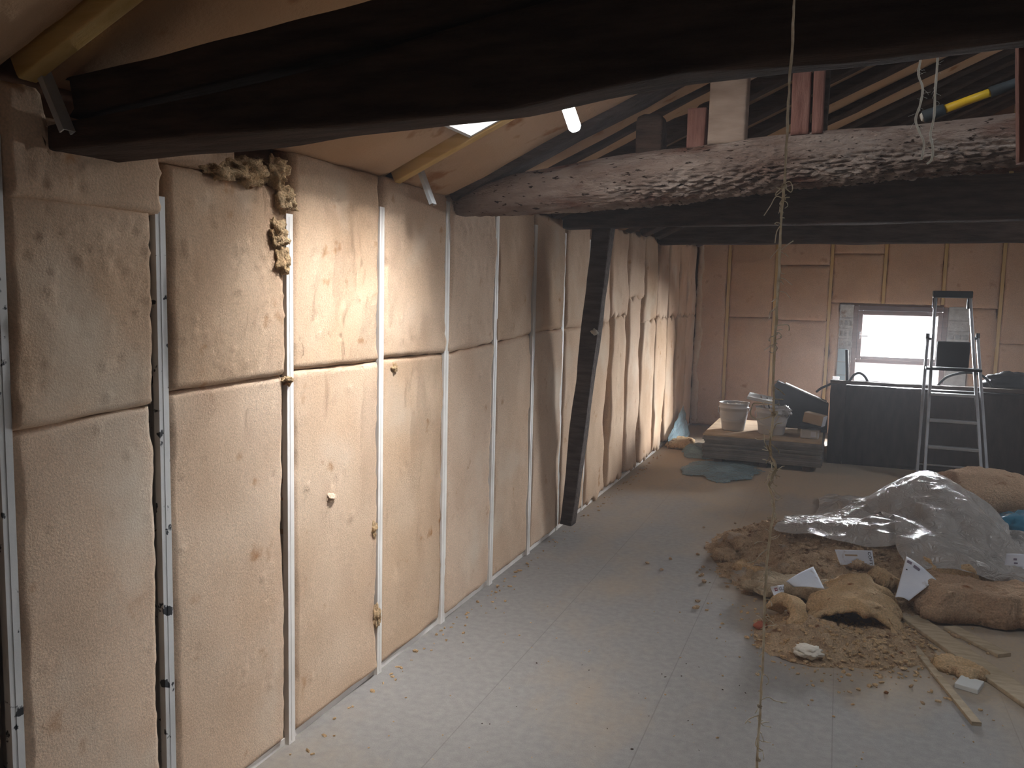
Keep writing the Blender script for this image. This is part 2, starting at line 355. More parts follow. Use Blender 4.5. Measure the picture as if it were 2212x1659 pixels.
# ------------------------------------------------------------------ glass wool batts
ORD = ['first', 'second', 'third', 'fourth', 'fifth', 'sixth', 'seventh', 'eighth', 'ninth', 'tenth', 'eleventh', 'twelfth', 'thirteenth', 'fourteenth', 'fifteenth', 'sixteenth', 'seventeenth']
def batt(name, P, u0, u1, vb, vt, res, seed, m, bulge=0.004, wob=0.006, thick=0.085, off=0.0, tufts=10, lump=0.0045, er=0.015, drop=0.015):
    """P(u, v, n) maps wall coordinates to the room; vb/vt: functions of u for the lower and upper edge"""
    rr = random.Random(seed); bm = bmesh.new()
    W = u1 - u0; H = vt((u0 + u1) / 2) - vb((u0 + u1) / 2)
    nu = max(6, int(W / res)); nv = max(6, int(H / res))
    sd = seed * 3.17
    spots = [(rr.random() * W, rr.random() ** .8 * H, rr.uniform(.45, .9) * res, rr.choice((-1, 1, 1)) * rr.uniform(.003, .010)) for _ in range(tufts * 3)]
    G = []
    for j in range(nv + 1):
        row = []
        tv = j / nv
        for i in range(nu + 1):
            tu = i / nu
            vmid = tv
            fq = 5 if wob < .011 else 3.2 if wob < .03 else 1.7; oc = 4 if wob < .03 else 2
            wl = wob * fr((sd, tv * H * fq, 1.3), oc) * 1.6 + min(wob, .01) * .8 * fr((sd, tv * H * 22, 7.7), 2)
            wr = wob * fr((sd + 9, tv * H * fq, 2.3), oc) * 1.6 + min(wob, .01) * .8 * fr((sd + 9, tv * H * 22, 8.7), 2)
            if wob > .03: wl = max(wl, -.022); wr = min(wr, .022)
            ua = u0 + wl; ub = u1 + wr
            u = ua + (ub - ua) * tu
            b0 = vb(u) + .5 * wob * fr((u * 9, sd, 3.3), 4); t0 = vt(u) + .5 * wob * fr((u * 9, sd, 5.3), 4)
            v = b0 + (t0 - b0) * tv
            de = min(tu * W, (1 - tu) * W, tv * H, (1 - tv) * H)
            e = min(de / er, 1.0); prof = -drop * (1 - e) ** 2
            n = off + prof + bulge * math.sin(math.pi * tu) * (0.5 + 0.5 * math.sin(math.pi * tv)) + 1.6 * lump * fr((u * 4.0, v * 3.0, sd), 2) + lump * .22 * fr((u * 55, v * 55, sd), 2)
            for su, sv, sr, sa in spots:
                d2 = ((u - u0 - su) ** 2 + (tv * H - sv) ** 2) / (sr * sr)
                if d2 < 6: n += sa * math.exp(-d2)
            row.append(bm.verts.new(P(u, v, n)))
        G.append(row)
    for j in range(nv):
        for i in range(nu): bm.faces.new((G[j][i], G[j][i + 1], G[j + 1][i + 1], G[j + 1][i]))
    rim = [G[0][i] for i in range(nu + 1)] + [G[j][nu] for j in range(1, nv + 1)] + [G[nv][i] for i in range(nu - 1, -1, -1)] + [G[j][0] for j in range(nv - 1, 0, -1)]
    ctr = P((u0 + u1) / 2, (vb(u0) + vt(u0)) / 2, 0); nd = (P(0, 0, 1) - P(0, 0, 0))
    back = []
    for v in rim:
        h = (v.co - P(0, 0, 0)).dot(nd)
        back.append(bm.verts.new(v.co - nd * (h + thick)))
    k = len(rim)
    for i in range(k): bm.faces.new((rim[i], rim[(i + 1) % k], back[(i + 1) % k], back[i]))
    bm.faces.new(back)
    return obj(name, bm, m, None, True)
PL = lambda u, v, n: Vector((XW + n, u, v))            # long wall
PB = lambda u, v, n: Vector((u, YB - n, v))            # gable wall
PR = lambda u, v, n: Vector((v, u, roof(v, u) + (.02 if u < 3.3 else .005 if u < 3.95 else .06 if u < 4.4 else .10))) + NRM * n   # roof slope: u along the room, v across
def stud_y(i): return Y0 + SP * (i - 1)                # stud 0 is the one at the photo's left edge
SY = [1.300] + [stud_y(i) for i in range(1, 17)]; SY[1] += .034
def lerpf(ua, a, ub, b): return lambda u: a + (b - a) * (u - ua) / (ub - ua)
# the seam between lower and upper batts, bay by bay: (z at the bay's near side, z at its far side)
SEAM = [(1.268, 1.285), (1.312, 1.322), (1.332, 1.325), (1.338, 1.330), (1.325, 1.356), (1.352, 1.386), (1.388, 1.398), (1.40, 1.40), (1.395, 1.41), (1.45, 1.46), (1.62, 1.63), (1.40, 1.42), (1.43, 1.43), (1.42, 1.44), (1.43, 1.43), (1.43, 1.43)]
WH = lambda u: 2.075 + rise(u)
for i in range(16):
    ya, yb = SY[i], SY[i + 1]
    res = 0.011 if i < 2 else 0.013 if i < 4 else 0.016 if i < 7 else 0.024
    gap = [.020, .026, .022, .016, .014, .014, .014, .016, .024, .024, .026, .024, .024, .022, .020, .01][i]
    gap2 = .036 if i == 0 else .030 if i < 2 else .018 if i < 4 else .026 if i < 8 else .020
    wob = .006 if i < 2 else .009 if i < 4 else .016 if i < 8 else .10
    sm = lerpf(ya, SEAM[i][0], yb, SEAM[i][1])
    side = ORD[i] + ' bay from the near end' if i < 12 else ORD[15 - i] + ' bay from the gable corner'
    ek = dict(er=.012, drop=.012) if i > 6 else {}
    lo = batt('insulation_batt', PL, ya + gap, yb - gap2, (lambda u: 0.028), sm, res, 100 + i, WOOL, wob=wob, tufts=6, off=(.000 if i % 2 else .004), **ek)
    tag(lo, 'lower beige glass wool batt on the long wall, ' + side, 'insulation batt', 'lower wool batts on the long wall')
    top = WH
    if i == 0: top = lambda u: 1.806
    if i == 1: top = lambda u: 1.945
    up = batt('insulation_batt', PL, ya + gap, yb - gap2, (lambda u, s=sm: s(u) + .004), top, res, 200 + i, WOOL, wob=wob, tufts=(30 if i < 5 else 10), off=(.009 if i in (0, 1, 3, 4) else .003), lump=.0062, **ek)
    tag(up, 'upper beige glass wool batt on the long wall, ' + side, 'insulation batt', 'upper wool batts on the long wall')
    if i == 0:
        o = batt('insulation_batt', PL, ya + gap, SY[1] + .005, lerpf(ya, 1.795, yb, 1.80), (lambda u: 1.99 if u > 1.42 else 2.05), res, 251, WOOL, off=.012, tufts=8)
        tag(o, 'short strip of glass wool lapped above the first bay, under the front beam end', 'insulation batt')
    if i == 1:
        o = batt('insulation_batt', PL, ya - .01, ya + .30, (lambda u: 1.945), (lambda u: 2.04), res, 252, WOOL, off=.012, tufts=8)
        tag(o, 'small ragged wool piece above the second bay, below the dark rafter', 'insulation batt')
o = batt('insulation_batt', PL, 0.66, SY[0] - .03, (lambda u: .03), (lambda u: 2.06), .02, 99, WOOL)
tag(o, 'glass wool batt cut off by the left edge of the photo', 'insulation batt')

# metal studs of the long wall
def stud(y, z0, z1, w_, m, back=0.0):
    bm = bmesh.new(); x = XW + .004 - back
    box(bm, (x - .0015, y - w_ / 2, z0), (x, y + w_ / 2, z1))                       # flange
    box(bm, (x - .075, y + w_ / 2 - .0015, z0), (x - .0016, y + w_ / 2, z1))        # web
    box(bm, (x - .02, y - w_ / 2, z0), (x - .0016, y - w_ / 2 + .0015, z1))         # lip
    box(bm, (x - .0752, y - w_ / 2, z0), (x - .0737, y + w_ / 2 - .0016, z1))       # rear flange
    box(bm, (x, y - .003, z0 + .01), (x + .0012, y + .003, z1 - .01))               # pressed rib
    return obj('metal_stud', bm, m)
TOPZ = [1.93, 1.852, 1.862, 1.95] + [2.04] * 13
for i in range(17):
    y = SY[i]; wd = .032 if i == 0 else .036 if i < 3 else .036 if i < 4 else .046
    o = stud(y, 0.0, TOPZ[i], wd, STUDP if i < 2 else STUD, .012 if i in (7, 8) else .07 if i > 8 else 0)
    lb = {0: 'metal stud with black print marks at the left edge of the photo', 1: 'white metal stud with black smears, second from the near end of the long wall',
          2: 'white metal stud with a torn wool edge beside it, third on the long wall'}.get(i, ('metal stud between wool batts, %s from the near end of the long wall' % ORD[i]) if i < 12 else 'thin metal stud between wool batts, %s from the gable corner' % ORD[16 - i])
    tag(o, lb, 'stud', 'metal studs of the long wall')
bm = bmesh.new(); box(bm, (XW - .07, 0.6, 0.0), (XW - .012, YB - .03, .024)); o = obj('floor_track', bm, STUD); tag(o, 'metal floor track along the foot of the long wall', 'track')

# torn wool beside the studs and along the wall top
def lump(name, c, r, seed, m, amp=.45, freq=2.2, sub=4):
    bm = bmesh.new(); bmesh.ops.create_icosphere(bm, subdivisions=sub, radius=1.0)
    for v in bm.verts:
        n = v.co.normalized(); d = 1 + amp * fr(n * freq + Vector((seed, 0, 0)), 4) + .18 * fr(n * 9 + Vector((0, seed, 0)), 2)
        v.co = Vector((n.x * r[0] * d, n.y * r[1] * d, n.z * r[2] * d)) + Vector(c)
    return obj(name, bm, m, None, True)
def P_(px, py, dx=0.0): return onx(px, py, XW + dx)
TW = [((470, 372), (.030, .050, .022), 'torn wool tuft poking out under the dark rafter stub'),
      ((530, 372), (.034, .075, .032), 'long torn wool tuft along the top of the second bay'),
      ((590, 372), (.032, .040, .036), 'torn wool tuft at the top right corner of the second bay'),
      ((607, 432), (.030, .024, .030), 'round wool tuft above the end of the third stud'),
      ((594, 505), (.020, .030, .030), 'crumpled torn wool tuft left of the third stud top'),
      ((604, 560), (.018, .022, .030), 'hanging torn wool tuft left of the third stud'),
      ((620, 822), (.020, .020, .014), 'small wool tuft at the seam across the third stud'),
      ((712, 1075), (.020, .022, .016), 'small wool tuft sticking out of the lower third bay'),
      ((812, 1330), (.018, .020, .050), 'yellow torn wool tuft on the fourth stud near the floor'),
      ((806, 1145), (.016, .018, .030), 'torn wool edge beside the lower fourth stud'),
      ((850, 795), (.014, .022, .020), 'wool drips hanging below the seam of the fourth bay')]
for k, ((px, py), r, lb) in enumerate(TW):
    r = tuple(q * (1.25 if k < 3 else 1.6 if k < 6 else 1) for q in r)
    o = lump('wool_tuft', P_(px, py, r[0] * .2), r, 3.1 * k + 1, TORN if k != 7 else WOOL, .6, 1.8)
    tag(o, lb, 'wool tuft')
bm = bmesh.new(); c = P_(611, 522, .004); box(bm, (c.x - .004, c.y - .018, c.z - .03), (c.x + .001, c.y + .008, c.z + .03)); o = obj('metal_clip', bm, STUD); tag(o, 'small white metal clip beside the third stud top', 'clip')

# ------------------------------------------------------------------ gable wall
BX = [-1.34, -0.768, -0.13, 0.465, 1.10, 1.69, 2.29, 2.89]
for k, x in enumerate(BX):
    z0 = WZ1 + .03 if k in (3, 4) else 0
    o = boxo('wall_batten', (x - .018, YB - .006, z0), (x + .018, YB + .05, rtop(x, YB) + .05), BATTEN, .003)
    tag(o, 'pale batten between wool batts on the gable wall, ' + ['nearest the corner', 'second from the corner', 'left of the window', 'above the left half of the window', 'above the right half of the window', 'right of the window', 'outside the right edge of the photo', 'beyond the right edge of the photo'][k], 'batten', 'pale battens on the gable wall')
def gb(x0, x1, z0, z1, lb, s, **k):
    o = batt('insulation_batt', PB, x0, x1, z0 if callable(z0) else (lambda u: z0), (lambda u: min(z1, roof(u, YB) + .05)), .024, s, WOOL_B, bulge=.02, wob=k.pop('wob', .006), thick=.055, tufts=k.pop('tufts', 8), lump=.007, **k)
    tag(o, lb, 'insulation batt', 'wool batts on the gable wall')
g = .02
gb(-1.72, BX[0] - g, .02, 2.40, 'narrow brown wool batt in the corner of the gable wall', 301)
gb(BX[0] + g, BX[1] - g, .02, 1.42, 'lower wool batt in the second gap of the gable wall, behind the buckets', 302)
gb(BX[0] + g, BX[1] - g, 1.424, 2.6, 'upper wool batt in the second gap of the gable wall', 303)
gb(BX[1] + g, BX[2] - g, .02, 1.40, 'lower wool batt left of the window, behind the black panel', 304)
gb(BX[1] + g, BX[2] - g, 1.405, 2.075, 'middle wool batt left of the window, above a seam', 305, off=.01)
gb(BX[1] + g, BX[2] - g, 2.078, 2.8, 'top wool batt left of the window, under the last beam', 306)
gb(BX[2] + g, BX[3] - g, 1.63, 2.215, 'wool batt above the left half of the window', 307)
gb(BX[2] + g, BX[3] - g, 2.22, 3.0, 'wool strip above the left half of the window, under the last beam', 308)
gb(BX[3] + g, BX[4] - g, 1.625, 3.0, 'wool batt above the middle of the window', 309)
gb(BX[4] + g, BX[5] - g, 1.60, 3.0, 'wool batt above the right half of the window, above the ladder top', 310)
gb(BX[2] + g, -.005, .02, 1.62, 'narrow ragged wool strip left of the brick reveal', 311, wob=.02)
gb(1.40, BX[5] - g, .02, 1.595, 'rough wool strip right of the brick reveal', 312, wob=.02, tufts=26)
gb(BX[5] + g, BX[6] - g, .02, 1.20, 'lower wool batt at the right edge of the gable wall', 313)
gb(BX[5] + g, BX[6] - g, 1.205, 3.0, 'upper wool batt at the right edge of the gable wall', 314)
gb(BX[6] + g, BX[7] - g, .02, 3.0, 'wool batt beyond the right edge of the photo', 315)
# torn strip of the long wall's last batt wrapping the corner
o = batt('insulation_batt', PB, -1.735, -1.66, (lambda u: .03), (lambda u: 2.36), .02, 320, WOOL, wob=.02, off=.05, thick=.10, er=.02)
tag(o, 'ragged wool strip wrapping the corner between both walls', 'insulation batt')

# hollow brick reveals
def reveal(name, x0, x1, s):
    bm = bmesh.new(); rr = random.Random(s); ya, yb = YB - .02, YB + .055; z = .58
    hh = .125
    while z < 1.60:
        z1 = min(z + hh, 1.61); zt = z1 - .008
        box(bm, (x0, ya + .035, z), (x1, yb, zt))                         # back web
        solid = rr.random() < (.15 if s == 1 else .55)
        if solid:
            box(bm, (x0 + .002, ya + rr.uniform(0, .01), z + .002), (x1 - .002, ya + .034, zt))
        else:
            box(bm, (x0, ya, z), (x1, ya + .034, z + .030)); box(bm, (x0, ya, zt - .028), (x1, ya + .034, zt))
            nh = 3; wv = (x1 - x0)
            for q in range(nh + 1):
                cx = x0 + wv * q / nh
                box(bm, (max(x0, cx - .011), ya + .001, z + .0305), (min(x1, cx + .011), ya + .034, zt - .0285))
        box(bm, (x0, ya + .012, zt + .0005), (x1, yb - .001, z1 - .0005))      # mortar
        z = z1
    bmesh.ops.subdivide_edges(bm, edges=bm.edges, cuts=2, use_grid_fill=True)
    for v in bm.verts: v.co += Vector((fr(v.co * 30, 2), fr(v.co * 30 + Vector((5, 0, 0)), 2), fr(v.co * 30 + Vector((0, 9, 0)), 2))) * .004
    return struct(obj(name, bm, BRICK))
reveal('trim_1', -.005, .148, 1); reveal('trim_2', 1.172, 1.395, 4)
bm = bmesh.new(); 
for z in (.60, .76, .92):
    box(bm, (.0, YB - .040, z), (.10, YB - .023, z + .155))
o = obj('foam_strip', bm, FOAMB); bev(o, .004); tag(o, 'pale blue foam strip on the bricks left of the window', 'foam strip')

# gable window
win = bpy.data.objects.new('window_1', None); COL.objects.link(win); win.location = (.66, YB + .1, WZ0); struct(win)
yw0, yw1 = YB + .02, YB + .10
bm = bmesh.new(); t = .055
box(bm, (WX0, yw0, WZ0), (WX0 + t, yw1, WZ1)); box(bm, (WX1 - t, yw0, WZ0), (WX1, yw1, WZ1))
box(bm, (WX0 + t, yw0, WZ1 - t), (WX1 - t, yw1, WZ1)); box(bm, (WX0 + t, yw0, WZ0), (WX1 - t, yw1, WZ0 + t))
box(bm, (WX0 + t, yw0, .915), (WX1 - t, yw1, .955))
bev(part('window_frame', bm, WINF, win), .006)
bm = bmesh.new(); a, b_, c, d = WX0 + t + .0005, WX1 - t - .0005, .9555, WZ1 - t - .0005; s = .052; ys0, ys1 = YB + .0, YB + .07
box(bm, (a, ys0, c), (a + s, ys1, d)); box(bm, (b_ - s, ys0, c), (b_, ys1, d)); box(bm, (a + s, ys0, d - s), (b_ - s, ys1, d)); box(bm, (a + s, ys0, c), (b_ - s, ys1, c + s * .8))
sash = bev(part('window_sash', bm, WINF, win), .006)
bm = bmesh.new(); box(bm, (a + s, YB + .03, c + s * .8), (b_ - s, YB + .036, d - s)); obj('pane', bm, GLASS, sash)
bm = bmesh.new(); box(bm, (WX0 + t, YB + .05, WZ0 + t), (WX1 - t, YB + .056, .915)); part('pane', bm, GLASS, win)
bm = bmesh.new(); box(bm, (a + .018, ys0 - .012, 1.20), (a + .036, ys0 - .0005, 1.29)); box(bm, (a + .018, ys0 - .045, 1.235), (a + .030, ys0 - .012, 1.25)); box(bm, (a + .018, ys0 - .048, 1.232), (a + .12, ys0 - .034, 1.250))
hn = bev(obj('window_handle', bm, WHITEP, sash), .003)

# ------------------------------------------------------------------ roof timbers and roof wool
def rafter(y, w_, h, m, lb, x0=-1.735, x1=RIDGE - .02, low=0.0, rough=.004, seed=0, name='rafter', drop0=0.0):
    n_ = 14
    bm = timber([(x0, y, roof(x0, y) - low + h / 2), (x1, y, roof(x1, y) - low + h / 2)], w_, h, Vector((0, 1, 0)), 30, rough, seed)
    o = obj(name, bm, m, None, True); tag(o, lb, 'rafter'); return o
rafter(1.372, .05, .11, YEL, 'yellow pine rafter above the left end of the front beam', seed=1, rough=.001)
rafter(2.02, .15, .13, OLD2, 'dark rafter stub showing under the front beam above the second bay', x1=.6, low=.015, seed=2)
rafter(3.035, .05, .11, YEL, 'yellow pine rafter beside the roof window', seed=3, rough=.001)
rafter(3.60, .15, .15, OLD2, 'dark hewn rafter rising from the end of the log beam', seed=4, rough=.012, low=.015)
ry = [3.98, 4.52, 5.05, 5.60, 6.30, 6.95, 7.55, 8.15, 8.75, 9.35, 9.95, 10.55]
rl = ['thin dark rafter just behind the hewn rafter', 'dark rafter second behind the hewn rafter', 'dark rafter third behind the hewn rafter', 'dark rafter behind the reddish post', 'dark rafter behind the hanging white strings', 'dark rafter over the debris pile', 'dark rafter in front of the partition', 'dark rafter above the last beam', 'dark rafter above the ladder', 'dark rafter behind the ladder', 'dark rafter near the gable wall', 'dark rafter at the gable wall']
for k, y in enumerate(ry):
    rafter(y, .07 if k == 0 else .13 if k < 3 else .19, .155, OLD, rl[k], seed=6 + k, rough=.008)
RB = [0.62, 1.372, 2.02, 3.035, 3.60] + ry
rbl = ['over the camera', 'left of the yellow rafter', 'behind the front beam', 'around the roof window', 'between yellow rafter and hewn rafter'] + ['behind ' + q for q in rl]
for k, (ya, yb) in enumerate(zip(RB, RB[1:])):
    if ya > 6.5: break                                   # bare roof boards from here on
    spans = [(-1.75, RIDGE - .05)]
    if k == 2: spans = [(-1.75, -1.385), (-.445, .745), (1.655, RIDGE - .05)]
    if k == 1: spans = [(-1.75, .745), (1.655, RIDGE - .05)]
    nm = rbl[k]
    for q, (xa, xb) in enumerate(spans):
        a, b_ = ya + .045, yb - .045
        if k >= 4: b_ = yb - .07; a = ya + .06
        if k >= 7: b_ = yb - .098; a = ya + .098
        o = batt('insulation_batt', PR, a, b_, (lambda u, v=xa: v), (lambda u, v=xb: v), .05, 400 + 10 * k + q, WOOL_R, bulge=.02, wob=.004, thick=.09, off=.0, tufts=0, lump=.006, er=.03, drop=.012)
        where = '' if len(spans) == 1 else [' below the opening', ' above the opening', ' at the ridge'][q]
        tag(o, 'roof slope wool batt ' + nm + where, 'insulation batt', 'wool batts between the rafters')
# right roof slope: plain boards of its own, unseen from the room's left half
# tie beams
def beam(name, path, ws, hs, m, lb, n=60, rough=.012, seed=0., ragged=.02, **k):
    o = obj(name, timber(path, ws, hs, Vector((0, 1, 0)), n, rough, seed, ragged=ragged, **k), m, None, True); tag(o, lb, 'beam'); return o
bz = [(-1.735, 1.917), (-.93, 1.934), (-.6, 1.945), (-.45, 1.965), (-.27, 1.984), (-.1, 1.993), (.2, 2.0), (2.6, 2.06)]
tz = [(-1.735, 1.966), (-.94, 2.056), (-.57, 2.110), (-.45, 2.128), (-.27, 2.155), (-.1, 2.18), (.2, 2.22), (2.6, 2.50)]
bw = [.20, .14, .13, .12, .11, .10, .09, .09]
beam('tie_beam', [(x, 1.43 + w_ / 2, (a + t_[1]) / 2) for (x, a), t_, w_ in zip(bz, tz, bw)], bw, [t_[1] - a for (x, a), t_ in zip(bz, tz)], OLD, 'dark front tie beam crossing the whole top of the photo', 110, .010, 3.3, ragged=.02)
up = [(-1.665, 1.505, 2.037), (-.95, 1.505, 2.114), (-.57, 1.50, 2.166), (1.6, 1.49, 2.46)]
beam('tie_beam', up, [.14, .14, .14, .14], [.095, .092, .09, .14], OLD, 'second dark timber lying on top of the front tie beam', 80, .010, 8.1, ragged=.04)
beam('tie_beam', [(-1.74, 5.36, 2.19), (-.1, 5.36, 2.20), (3.6, 5.40, 2.27)], .20, .25, OLD, 'dark middle tie beam carrying the leaning brace', 60, .012, 5.2)
beam('tie_beam', [(-1.74, 8.40, 2.29), (3.8, 8.42, 2.32)], .20, .26, OLD, 'dark last tie beam in front of the gable wall', 60, .010, 6.4, ragged=.05)
# weathered log
def logbeam():
    pb = [(985, 470), (1200, 466), (1420, 448), (1720, 412), (2000, 388), (2200, 370)]; pt = [(965, 425), (1050, 372), (1420, 320), (1720, 285), (2000, 262), (2200, 240)]
    Ys = [3.62, 3.60, 3.57, 3.52, 3.48, 3.45]
    cs = []
    for (a, b_, Y) in zip(pb, pt, Ys):
        A = ony(*a, Y); B = ony(*b_, Y); cs.append(((A + B) / 2, (A.z - B.z) * -1))
    bm = bmesh.new(); nodes = [c for c, h in cs]; hs = [h for c, h in cs]
    nodes.append(nodes[-1] + (nodes[-1] - nodes[-2]).normalized() * 2.2); hs.append(hs[-1])
    seg = [(nodes[i + 1] - nodes[i]).length for i in range(len(nodes) - 1)]; L = sum(seg); n = 640; K = 150; rings = []
    for i in range(n + 1):
        s = L * i / n; j = 0; acc = 0
        while j < len(seg) - 1 and s > acc + seg[j]: acc += seg[j]; j += 1
        t_ = (s - acc) / seg[j]; c = nodes[j].lerp(nodes[j + 1], t_); h = hs[j] + (hs[j + 1] - hs[j]) * t_
        if i < 8: h *= .72 + .28 * i / 8
        d = (nodes[j + 1] - nodes[j]).normalized(); v = d.cross(Vector((0, 1, 0))).normalized(); v = v if v.z > 0 else -v; u = v.cross(d).normalized()
        ring = []
        for k in range(K):
            a = 2 * math.pi * k / K; ca, sa = math.cos(a), math.sin(a)
            dirv = u * ca + v * sa; rr = h / 2 * (1 - .05 * max(0, sa) ** 3)
            p = c + dirv * rr
            worm = max(0.0, min(1.0, .75 - .9 * sa + .5 * fr((p.x * 2.2, sa, 3), 2)))
            worm *= max(.25, min(1, (p.x + 1.2) / .5))
            dis = .010 * fr((p.x * 1.5, ca * 2, sa * 2), 3) + worm * (.019 * noise.turbulence(Vector((p.x * 26, ca * 14, sa * 14 + 3)), 3, False) - .009) + .003 * fr((p.x * 6, ca * 9, sa * 9), 3)
            if sa > .55: dis = min(dis, .004)
            p = p + dirv * (dis - .004)
            if i == 0: p = p + d * (.02 * fr(p * 30, 2))
            ring.append(bm.verts.new(p))
        rings.append(ring)
    for q, s in zip(rings, rings[1:]):
        for k in range(K): bm.faces.new((q[k], q[(k + 1) % K], s[(k + 1) % K], s[k]))
    bm.faces.new(rings[0][::-1]); bm.faces.new(rings[-1])
    o = obj('log_beam', bm, LOGM, None, True); tag(o, 'weathered worm-eaten round log beam across the middle of the attic', 'beam')
    return nodes, hs
LN, LH = logbeam()
def logtop(x):
    for a, b_, h0, h1 in zip(LN, LN[1:], LH, LH[1:]):
        if a.x <= x <= b_.x:
            t_ = (x - a.x) / (b_.x - a.x); return a.z + (b_.z - a.z) * t_ + (h0 + (h1 - h0) * t_) / 2 - .012, a.y + (b_.y - a.y) * t_
    return 2.3, 3.5
# posts standing on the log
def post(x0, x1, ztop, dep, m, lb, dy=0.0, seed=0, cap=0.0, rough=.006):
    xc = (x0 + x1) / 2; zb, yc = logtop(xc); yc += dy
    path = [(xc, yc, zb - .01), (xc, yc, ztop)] if not cap else [(xc, yc, zb - .01), (xc, yc, ztop - cap), (xc, yc, ztop - cap * .4), (xc, yc, ztop)]
    ws = dep; hs = x1 - x0
    if cap: ws = [dep, dep, dep * .9, dep * .55]; hs = [hs, hs, hs * .9, hs * .55]
    bm = timber(path, ws, hs, Vector((0, 1, 0)), 26, rough, seed)
    o = obj('roof_post', bm, m, None, True); tag(o, lb, 'post'); return o
def split_post():
    zb, yc = logtop(-.155); zt = roof(-.155) - .01
    t = thing('roof_post', 'split reddish post standing on the log beam', 'post', (-.155, yc, zb))
    for x0, x1, dp, m_, nm, sd in ((-.222, -.150, .12, PINKW, 'left_half', 2.2), (-.143, -.105, .125, PINKW, 'right_half', 3.3), (-.150, -.090, .09, OLD2, 'core', 4.4)):
        y = yc + (.03 if nm == 'core' else 0)
        part(nm, timber([((x0 + x1) / 2, y, zb - .01), ((x0 + x1) / 2 - .004, y, (zb + zt) / 2), ((x0 + x1) / 2, y, zt)], dp, x1 - x0, Vector((0, 1, 0)), 26, .008, sd), m_, t, True)
split_post()
post(-.545, -.395, roof(-.47) - .01, .10, PALEW, 'broad pale timber block standing on the log beam', seed=4.1, rough=.003)
post(-.635, -.56, logtop(-.6)[0] + .15, .10, PINKW, 'narrow reddish timber beside the pale block on the log', seed=5.1, dy=.02)
post(-.855, -.742, logtop(-.8)[0] + .16, .11, OLD, 'short dark round-topped stub post on the log beam', seed=6.1, cap=.03, dy=.03)
post(.64, .78, roof(.7) - .01, .14, OLD, 'dark post standing on the log near the right edge', seed=7.1, dy=.05)
# leaning brace
bA = ony(1228, 1112, 5.37); bB = ony(1307, 478, 5.37); bA.z = max(bA.z, .0)
d = (bB - bA).normalized()
bm = timber([bA - d * .06, bA.lerp(bB, .3), bB + d * .03], [.11, .11, .12], [.085, .105, .125], Vector((0, 1, 0)), 40, .010, 9.2)
for v in bm.verts: v.co.z = max(v.co.z, .001)
o = obj('leaning_brace', bm, OLD2, None, True); tag(o, 'dark timber brace leaning from the wall foot up to the middle tie beam', 'brace')
bm = bmesh.new(); c = ony(1284, 717, 5.30); 
o = lump('wool_tuft', c, (.022, .022, .02), 44, DUST, .5, 2, 3); tag(o, 'small pale wool tuft stuck on the leaning brace', 'wool tuft')
# hanging board at the right edge
pa = ony(2193, 60, 1.57); pb = ony(2198, 352, 1.57)
ho = thing('hanging_board', 'narrow brown board end hanging beside the beam at the right edge', 'board', (pb.x, 1.57, pb.z))
bm = timber([(pb.x + .006, 1.57, pb.z), (pa.x + .006, 1.57, 2.09)], .03, .014, Vector((0, 1, 0)), 12, .002, 3); part('board_face', bm, PINKW, ho, True)
bm = bmesh.new(); box(bm, (pb.x + .0135, 1.557, pb.z), (pb.x + .05, 1.583, 2.06)); part('board_side', bm, PALEW, ho)
# metal hangers between roof and wall
def hanger(a, b_, w_, lb):
    a = Vector(a); b_ = Vector(b_); bm = bmesh.new(); d = (b_ - a); L = d.length; d.normalize()
    side = Vector((0, 1, 0)); side = (side - d * side.dot(d)).normalized(); nn = side.cross(d)
    mtx = Matrix((side, d, nn)).transposed().to_4x4(); mtx.translation = a
    box(bm, (-w_ / 2, 0, -.001), (w_ / 2, L, .001), mtx)
    box(bm, (-w_ / 2, 0, .0012), (-w_ / 2 + .004, L, .014), mtx); box(bm, (w_ / 2 - .004, 0, .0012), (w_ / 2, L, .014), mtx)
    o = obj('metal_hanger', bm, ZINC); tag(o, lb, 'metal hanger', 'galvanised hangers from roof to wall')
hanger(ony(92, 140, 1.40), ony(150, 282, 1.40), .032, 'galvanised hanger strip by the left end of the front beam')
hanger(ony(908, 358, 3.10), ony(938, 440, 3.10), .040, 'galvanised hanger strip beside the yellow rafter and the log end')
# lamp
la = ony(1222, 218, 2.55); lb_ = ony(1244, 282, 2.55)
lamp = thing('tube_lamp', 'glowing white tube lamp hanging below the roof behind the front beam', 'lamp', (la.x, la.y, la.z + .1))
bm = bmesh.new(); pts = [la.lerp(lb_, t_) for t_ in (0, .05, .5, .9, 1)]; tube(bm, pts, [.014, .020, .020, .020, .013], 16); part('lamp_tube', bm, LAMP, lamp, True)
dd = (lb_ - la).normalized()
bm = bmesh.new(); tube(bm, [la - dd * .05, la + dd * .004], .021, 14); part('lamp_cap', bm, WHITEP, lamp, True)
bm = bmesh.new(); tube(bm, smoothcurve([la - dd * .05, la - dd * .09 + Vector((0, 0, .03)), Vector((la.x - .02, la.y, roof(la.x) + .07))]), .003, 6); part('lamp_cord', bm, BLACK, lamp, True)
